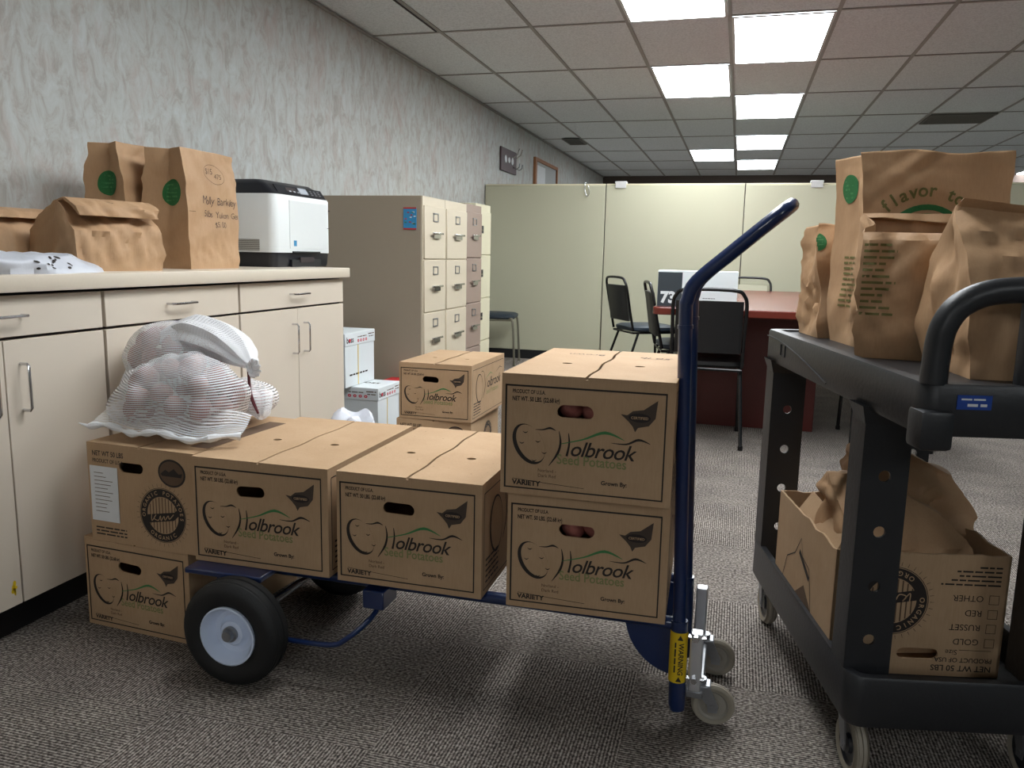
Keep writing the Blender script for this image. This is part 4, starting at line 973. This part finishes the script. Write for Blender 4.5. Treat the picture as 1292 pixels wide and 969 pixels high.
# top shelf outline with end section for the handle
sh = shelf('top_shelf', 0, .975, .757, .842, .006, .030, .03)
m = MB()
for y in (-.0012, UW+.0012):
    pts = [Vector((.02+.50*s, y, .77+.055*math.sin(PI*min(1, s*.5+.5)))) for s in [i/16 for i in range(17)]]
    m.tube(pts, .0018, 6)
    m.box(.155, .195, y-.0012, y+.0012, .785, .787); m.box(.155, .195, y-.0012, y+.0012, .815, .817); m.box(.155, .157, y-.0012, y+.0012, .785, .817); m.box(.193, .195, y-.0012, y+.0012, .785, .817)
m.build('apron_relief', 'cart', sh)
for y in (-.004, UW-.05): MB().rbox(.93, .985, y, y+.054, .735, .80, .008, 2).build('end_bracket', 'cart', sh)
def post(x, y, name='post'):
    m = MB(); w, dp, z0, z1 = .088, .05, .22, .765; FRx = T(x+dp, y, 0) @ rotm(0, 0, PI/2) @ FRONT
    holes = [ellipse(w*.5, z, .0115, .0115, 0, 14) for z in (.30, .41, .52, .63)]
    m.frommesh(flat([[(0, z0), (w, z0), (w, z1), (0, z1)]]+holes, .006), 0, T(-.003, 0, 0) @ FRx)
    for yy in (y, y+w-.006): m.box(x-.02, x+dp-.001, yy, yy+.006, z0, z1)
    for z in (.355, .465, .575, .69): m.box(x-.015, x+dp-.006, y+.004, y+w-.004, z, z+.005)
    m.loft([[(x-.012, y-.012, z1-.0), (x+dp+.012, y-.012, z1), (x+dp+.012, y+w+.012, z1), (x-.012, y+w+.012, z1)], [(x-.012+.01, y-.001, z1-.035), (x+dp, y-.001, z1-.035), (x+dp, y+w+.001, z1-.035), (x-.002, y+w+.001, z1-.035)]], 0, smooth=False)
    return m.build(name, 'cart', U)
post(.03, .005); post(.03, UW-.093); post(.70, .002); post(.70, UW-.09)
hp = [(.955, .022, .84), (.955, .024, .90), (.957, .03, .935), (.957, .05, .965), (.957, .09, .985), (.957, .15, .992), (.957, .22, .994), (.957, .29, .992), (.957, .35, .985), (.957, .39, .965), (.957, .41, .935), (.955, .416, .90), (.955, .418, .84)]
MB().tube(smooth_path(hp, 5), .0205, 16).build('push_handle', 'cart', U)
for y in (.148, .262): MB().rbox(.942, .968, y, y+.03, .83, .985, .008, 2).build('handle_support', 'cart', U)
m = MB(); m.box(.9755, .977, .052, .105, .803, .826, 0); dashes(m, T(.9773, .058, .808) @ rotm(0, 0, PI/2) @ FRONT, .01, 0, .03, .008, 1, 3); dashes(m, T(.9773, .058, .818) @ rotm(0, 0, PI/2) @ FRONT, 0, 0, .038, .005, 1, 5); m.build('maker_label', ['cart_label', 'white_paper'], U)
for x, y, a in ((.045, .045, .0), (.045, UW-.045, 0), (.72, .045, PI*.0), (.72, UW-.045, 0)):
    caster(U, x, y, .06, .030, a+(.0 if x < .5 else .0), .137, -.025, 'caster', 'steel', 'grey_rubber', 'p_black')

# open carton upside down on the lower shelf
OCm = MB(); ow, od, oh = .352, .43, .268
t = thing('open_carton', 'open brown carton turned upside down on the utility cart lower shelf', 'cardboard box', (0, 0, 0)); t.location = U.matrix_world @ Vector((0, 0, 0))
UM = T(.085, 2.33, 0) @ rotm(0, 0, math.atan2(-.977, .213))
t.matrix_world = UM @ T(.205, .012, .171)
# local x = long axis (0..od), local y = across (0..ow), front face at x=od
def wavy(L, h_, seed, n=18, a=.006): return [(L*i/n, h_+a*noise.noise(Vector((i*.45, seed, 0)))*1.6) for i in range(n, -1, -1)]
m = MB()
def wall_panel(L, seed, mx, holes=()):
    m.frommesh(flat([[(0, 0), (L, 0)]+wavy(L, oh, seed)]+list(holes), TH), 6, mx)
fx = T(od-TH/2, 0, 0) @ rotm(0, 0, PI/2) @ FRONT
wall_panel(ow, 1, fx, [slot(ow*.52, .048, .085, .024)]); wall_panel(ow, 4, T(TH/2, 0, 0) @ rotm(0, 0, PI/2) @ FRONT)
wall_panel(od, 7, T(0, TH/2, 0) @ FRONT); wall_panel(od, 9, T(0, ow-TH/2, 0) @ FRONT); m.box(TH, od-TH, TH, ow-TH, 0, TH, 7)
# upside-down print on the front face
FU = T(od+.0007, 0, 0) @ rotm(0, 0, PI/2) @ FRONT @ T(ow, oh, 0) @ rotm(0, 0, PI)
seal_print(m, FU, ow*.66, .105, .072)
def tx(s_, x, z, sz, b_=0): m.frommesh(text_mesh(s_, sz, bold=b_), 0, FU @ T(x, z, 0))
for i, s_ in enumerate(('GOLD', 'RUSSET', 'RED', 'OTHER')):
    z = .183-.032*i; tx(s_, .047, z, .019)
    for a in ((.016, .036, z-.002, z-.001), (.016, .036, z+.017, z+.018), (.016, .017, z-.002, z+.018), (.035, .036, z-.002, z+.018)): m.add([(a[0], a[2], 0), (a[1], a[2], 0), (a[1], a[3], 0), (a[0], a[3], 0)], [(0, 1, 2, 3)], 0, False, FU)
tx('Size', .088, .208, .016); add_ribbon(m, [(.02, .208), (.085, .208)], [.001, .001], 0, FU)
tx('PRODUCT OF USA', .016, .226, .014, .0002); tx('NET WT 50 LBS', .016, .243, .018, .0003)
for i in range(5): dashes(m, FU, .016, .062-.0095*i, (.12, .10, .085, .09, .045)[i], .0065, 0, i)
# map-like outline on the long side
FS = T(0, -.0007, 0) @ FRONT
mp_ = [(.06, .04), (.10, .13), (.16, .16), (.20, .21), (.22, .17), (.27, .16), (.29, .10), (.31, .03)]
add_ribbon(m, mp_, [.003]*8, 0, FS)
m.add([(x, y, 0) for x, y in ((.12, .02), (.18, .07), (.24, .11), (.30, .07), (.34, .02))], [tuple(range(5))], 3, False, FS)
m.add([(x, y, 0) for x, y in ((.19, .17), (.27, .13), (.275, .142), (.195, .182))], [tuple(range(4))], 0, False, FS)
m.build('carton_body', CM, t)
m = MB(); m.frommesh(flat([[(0, 0), (.30, 0), (.28, .075), (.02, .085)]], TH), 0, T(.06, .018, .215) @ rotm(math.radians(62), 0, 0)); m.build('loose_flap', 'card', t)
def place_local(name, label, lx, ly, lz, rz, w, d, prof, seed, group, **kw):
    th = thing(name, label, 'paper bag', (0, 0, 0), 0, group); th.matrix_world = UM @ T(lx, ly, lz) @ rotm(0, 0, rz)
    o = bag_mesh(w, d, prof, seed, **kw).build('bag_body', ['paper'], th); add_solid(o); return th, o
GL = 'brown paper bags in the open carton'
t_, o = place_local('paper_bag', 'brown paper bag with a peaked top, slumped over the open carton front', .47, .17, .18, PI/2+.1, .26, .20,
    [(0, .9, .9, 0, 0), (.14, 1, 1, 0, 0), (.24, 1.05, .9, .02, 0), (.30, .85, .5, .0, .02), (.345, .55, .22, -.05, .03), (.375, .3, .06, -.08, .04)], 31, GL, amp=.015, cap_top=True)
t_, o = place_local('paper_bag', 'darker brown paper bag leaning right with handwriting, behind in the open carton', .35, .24, .18, PI/2-.1, .24, .16,
    [(0, .9, .9, 0, 0), (.16, 1, 1, 0, 0), (.28, 1.1, .8, .02, -.01), (.36, .95, .5, .0, .02), (.42, .4, .2, -.06, .0), (.44, .2, .08, -.08, 0)], 37, GL, amp=.017, cap_top=True)

# bags on the top shelf
GT = 'brown paper bags on the utility cart'
SZ = .8365
t_, o = place_local('paper_bag', 'narrow crumpled brown paper bag at the far end of the cart top', .11, .155, SZ, PI/2, .16, .16,
    [(0, .95, 1, 0, 0), (.1, 1, 1, 0, 0), (.19, 1.0, .95, -.01, 0), (.25, 1.0, .8, -.015, 0), (.28, .95, .65, -.012, 0)], 41, GT, amp=.010, rim=.02, gusset=.02)
m = MB(); m.dirv = Vector((0, 1, 0)); emblem(m, T(-.09, -.4, .24) @ FRONT, .02); decal(o, m, 'round_emblem', ['green_dark', 'green_ink'])
t_, o = place_local('paper_bag', 'tall open brown paper bag with green slogan, highest on the cart top', .32, .238, SZ, PI/2, .315, .20,
    [(0, .82, .98, -.01, 0), (.1, .90, 1.04, -.008, 0), (.25, .97, 1.0, 0, 0), (.38, 1.02, .9, 0, 0), (.435, 1.05, .8, 0, 0)], 43, GT, amp=.009, rim=.012, gusset=.03)
m = MB(); m.dirv = Vector((0, 1, 0)); FB = T(0, -.4, 0) @ FRONT
n = 40; CXE = -.018; oo, ii = ellipse(CXE, .222, .098, .098, 0, n), ellipse(CXE, .222, .086, .086, 0, n)
m.add([(x, y, 0) for x, y in oo+ii], [(i, (i+1) % n, n+(i+1) % n, n+i) for i in range(n)], 0, False, FB)
m.add([(x, y, 0) for x, y in ellipse(CXE, .222, .079, .079, 0, n)], [tuple(range(n))], 0, False, FB)
ring_text(m, 'add flavor to life', CXE, .222, .115, .040, PI*.96, PI*.06, 1, FB)
decal(o, m, 'slogan_print', ['green_dark', 'olive_ink'])
def side_print(o, x, z0, z1, seed, dirx=1):
    m = MB(); m.dirv = Vector((dirx, 0, 0)); mx = T(-.4*dirx, 0, 0) @ rotm(PI/2, 0, -PI/2 if dirx > 0 else PI/2); k_ = 0; z = z1
    while z > z0: dashes(m, mx, x, z, .075+.012*math.sin(k_*1.7), .009, 0, k_+seed); z -= .0125; k_ += 1
    return m
decal(o, side_print(o, -.035, .08, .20, 3), 'side_print', ['olive_ink'])
m = MB(); m.dirv = Vector((1, 0, 0)); emblem(m, T(-.4, .03, .36) @ rotm(PI/2, 0, -PI/2), .03); decal(o, m, 'round_emblem', ['green_dark', 'green_ink'])
t_, o = place_local('paper_bag', 'brown paper bag with top rolled open and green side print, middle of the cart', .53, .145, SZ, PI/2-.35, .195, .19,
    [(0, .9, .95, 0, 0), (.08, .98, 1, 0, 0), (.18, 1.0, 1.0, 0, 0), (.26, 1.0, .95, 0, 0), (.275, .96, .80, 0, .0), (.262, .90, .70, 0, 0)], 47, GT, amp=.011, rim=.02, gusset=.02, tilt=.055)
m = MB(); m.dirv = Vector((0, 1, 0))
for k_ in range(12): dashes(m, T(0, -.4, 0) @ FRONT, -.088, .225-.0125*k_, .05+.012*math.sin(k_*1.3), .009, 0, k_+9)
decal(o, m, 'side_print', ['olive_ink'])
t_, o = place_local('paper_bag', 'wide brown paper bag with pinched top, frontmost on the cart behind the handle', .78, .315, SZ, PI/2-.10, .40, .23,
    [(0, .92, .95, 0, 0), (.07, 1, 1.02, 0, 0), (.15, 1.0, 1.0, 0, 0), (.20, 1.0, .7, 0, 0), (.245, 1.0, .25, -.0, .01), (.272, .98, .08, -.0, .01), (.284, .94, .05, 0, -.005)], 53, GT, amp=.013, cap_top=True, slope=-.05)
m = MB(); m.dirv = Vector((0, 1, 0)); q = smooth_path([Vector(p) for p in ((-.02, .250), (.02, .243), (.05, .233), (.06, .220), (.075, .227), (.09, .215), (.10, .227), (.12, .215), (.14, .223))], 4); add_ribbon(m, [(p.x, p.y) for p in q], [.002]*len(q), 0, T(0, -.4, 0) @ FRONT)
decal(o, m, 'handwriting', ['pen'])

# ------------------------------------------------------------------ conference table, numbered box
t = thing('conference_table', 'long cherry-red conference table in front of the partitions', 'table', (.17, 5.95, 0))
m = MB(); m.loft([[(x, y, z) for x, y in rr(-.62-i, .62+i, -1.45-i, 1.45+i, .04)] for z, i in ((.718, -.004), (.722, 0), (.755, 0), (.76, -.004))], 0, cap0=True, cap1=True); m.build('table_top', 'cherry', t)
MB().rbox(-.42, .32, -.86, -.81, 0, .718, .003, 1).build('end_panel', 'cherry_dark', t); MB().rbox(-.42, .32, .60, .65, 0, .718, .003, 1).build('end_panel', 'cherry_dark', t)
MB().rbox(.10, .14, -.81, .60, .15, .718, .003, 1).build('centre_panel', 'cherry_dark', t)
t = thing('carton_box', 'white and slate box with a large 73 standing on the table', 'box', (-.435, 4.60, .7605), .03)
m = MB(); m.rbox(0, .435, 0, .14, 0, .20, .002, 1, 0)
mx = T(0, -.0006, 0) @ FRONT
m.add([(.001, .001, 0), (.135, .001, 0), (.135, .19, 0), (.001, .19, 0)], [(0, 1, 2, 3)], 1, False, mx)
m.frommesh(text_mesh('73', .085, bold=.004), 0, mx @ T(.018, .022, .0006)); dashes(m, mx, .25, .035, .06, .006, 2, 3); dashes(m, mx, .25, .048, .07, .006, 2, 4)
m.add([(x, y, 0) for x, y in ((.178, .095), (.192, .095), (.192, .11), (.187, .122), (.184, .122), (.178, .11))], [tuple(range(6))], 2, False, mx); m.box(.14, .43, -.0008, 0, .005, .008, 2)
m.build('box_body', ['white_card', 'slate', 'ink'], t)

# ------------------------------------------------------------------ chairs
def chair(loc, rz, label, fm, sm_, bm_, group='stacking chairs by the conference table'):
    t = thing('stacking_chair', label, 'chair', (loc[0], loc[1], 0), rz, group)
    w = .19; m = MB()
    hoop = [(-w, -.19, .44), (-w, -.225, .60), (-w-.003, -.262, .78), (-w+.012, -.276, .835), (-w+.05, -.282, .862), (0, -.284, .868), (w-.05, -.282, .862), (w-.012, -.276, .835), (w+.003, -.262, .78), (w, -.225, .60), (w, -.19, .44)]
    m.tube(smooth_path(hoop, 4), .0105, 10); m.build('back_frame', fm, t)
    m = MB(); m.loft([[(x, -.222-.19*(z-.5)*.8+dy, z) for x, dy in ((-w+.012, .0), (-w+.03, .018), (0, .024), (w-.03, .018), (w-.012, 0), (w-.03, -.010), (0, -.006), (-w+.03, -.010))] for z in (.52, .54, .66, .79, .805)], 0, cap0=True, cap1=True); m.build('backrest', bm_, t)
    m = MB(); prof = []
    def sq(i, z): return [(x, y, z) for x, y in rr(-.205+i, .205-i, -.19+i, .215-i, .07, 5)]
    m.loft([sq(.01, .435), sq(.0, .448), sq(.002, .468), sq(.03, .482), sq(.09, .488)], 0, cap0=True, cap1=True); m.build('seat', sm_, t)
    m = MB(); m.tube([(-.185, -.19, .425), (-.185, .18, .425), (.185, .18, .425), (.185, -.19, .425)], .009, 8, closed=True); m.build('seat_frame', fm, t)
    for s in (-1, 1):
        m = MB(); m.tube(smooth_path([(s*.185, .16, .43), (s*.195, .20, .41), (s*.205, .225, .02)], 4), .0105, 10); m.tube([(s*.205, .225, .0), (s*.205, .225, .022)], .014, 10); m.build('leg', fm, t)
        m = MB(); m.tube([(s*.185, -.14, .43), (s*.205, -.285, .012)], .0105, 10); m.tube([(s*.205, -.285, .0), (s*.205, -.285, .022)], .014, 10); m.build('leg', fm, t)
    return t
chair((-.15, 4.72), .04, 'black stacking chair seen from behind, drawn up to the near end of the table', 'black_metal', 'black_vinyl', 'black_vinyl')
chair((-.31, 5.52), -1.35, 'black stacking chair half hidden beside the left side of the table', 'black_metal', 'seat', 'black_vinyl')
chair((-.73, 6.72), -1.0, 'stacking chair with dark blue seat turned to the table, left of the numbered box', 'black_metal', 'seat', 'black_vinyl')
chair((.09, 7.25), PI, 'chair behind the far end of the table, only its top rail showing', 'black_metal', 'black_vinyl', 'panel')
chair((-2.22, 7.33), -PI/2+.15, 'grey-legged chair with blue-black seat beyond the file cabinets', 'grey_metal', 'seat', 'black_vinyl')
chair((.86, 5.02), .02, 'black stacking chair whose legs show behind the utility cart', 'black_metal', 'black_vinyl', 'black_vinyl')
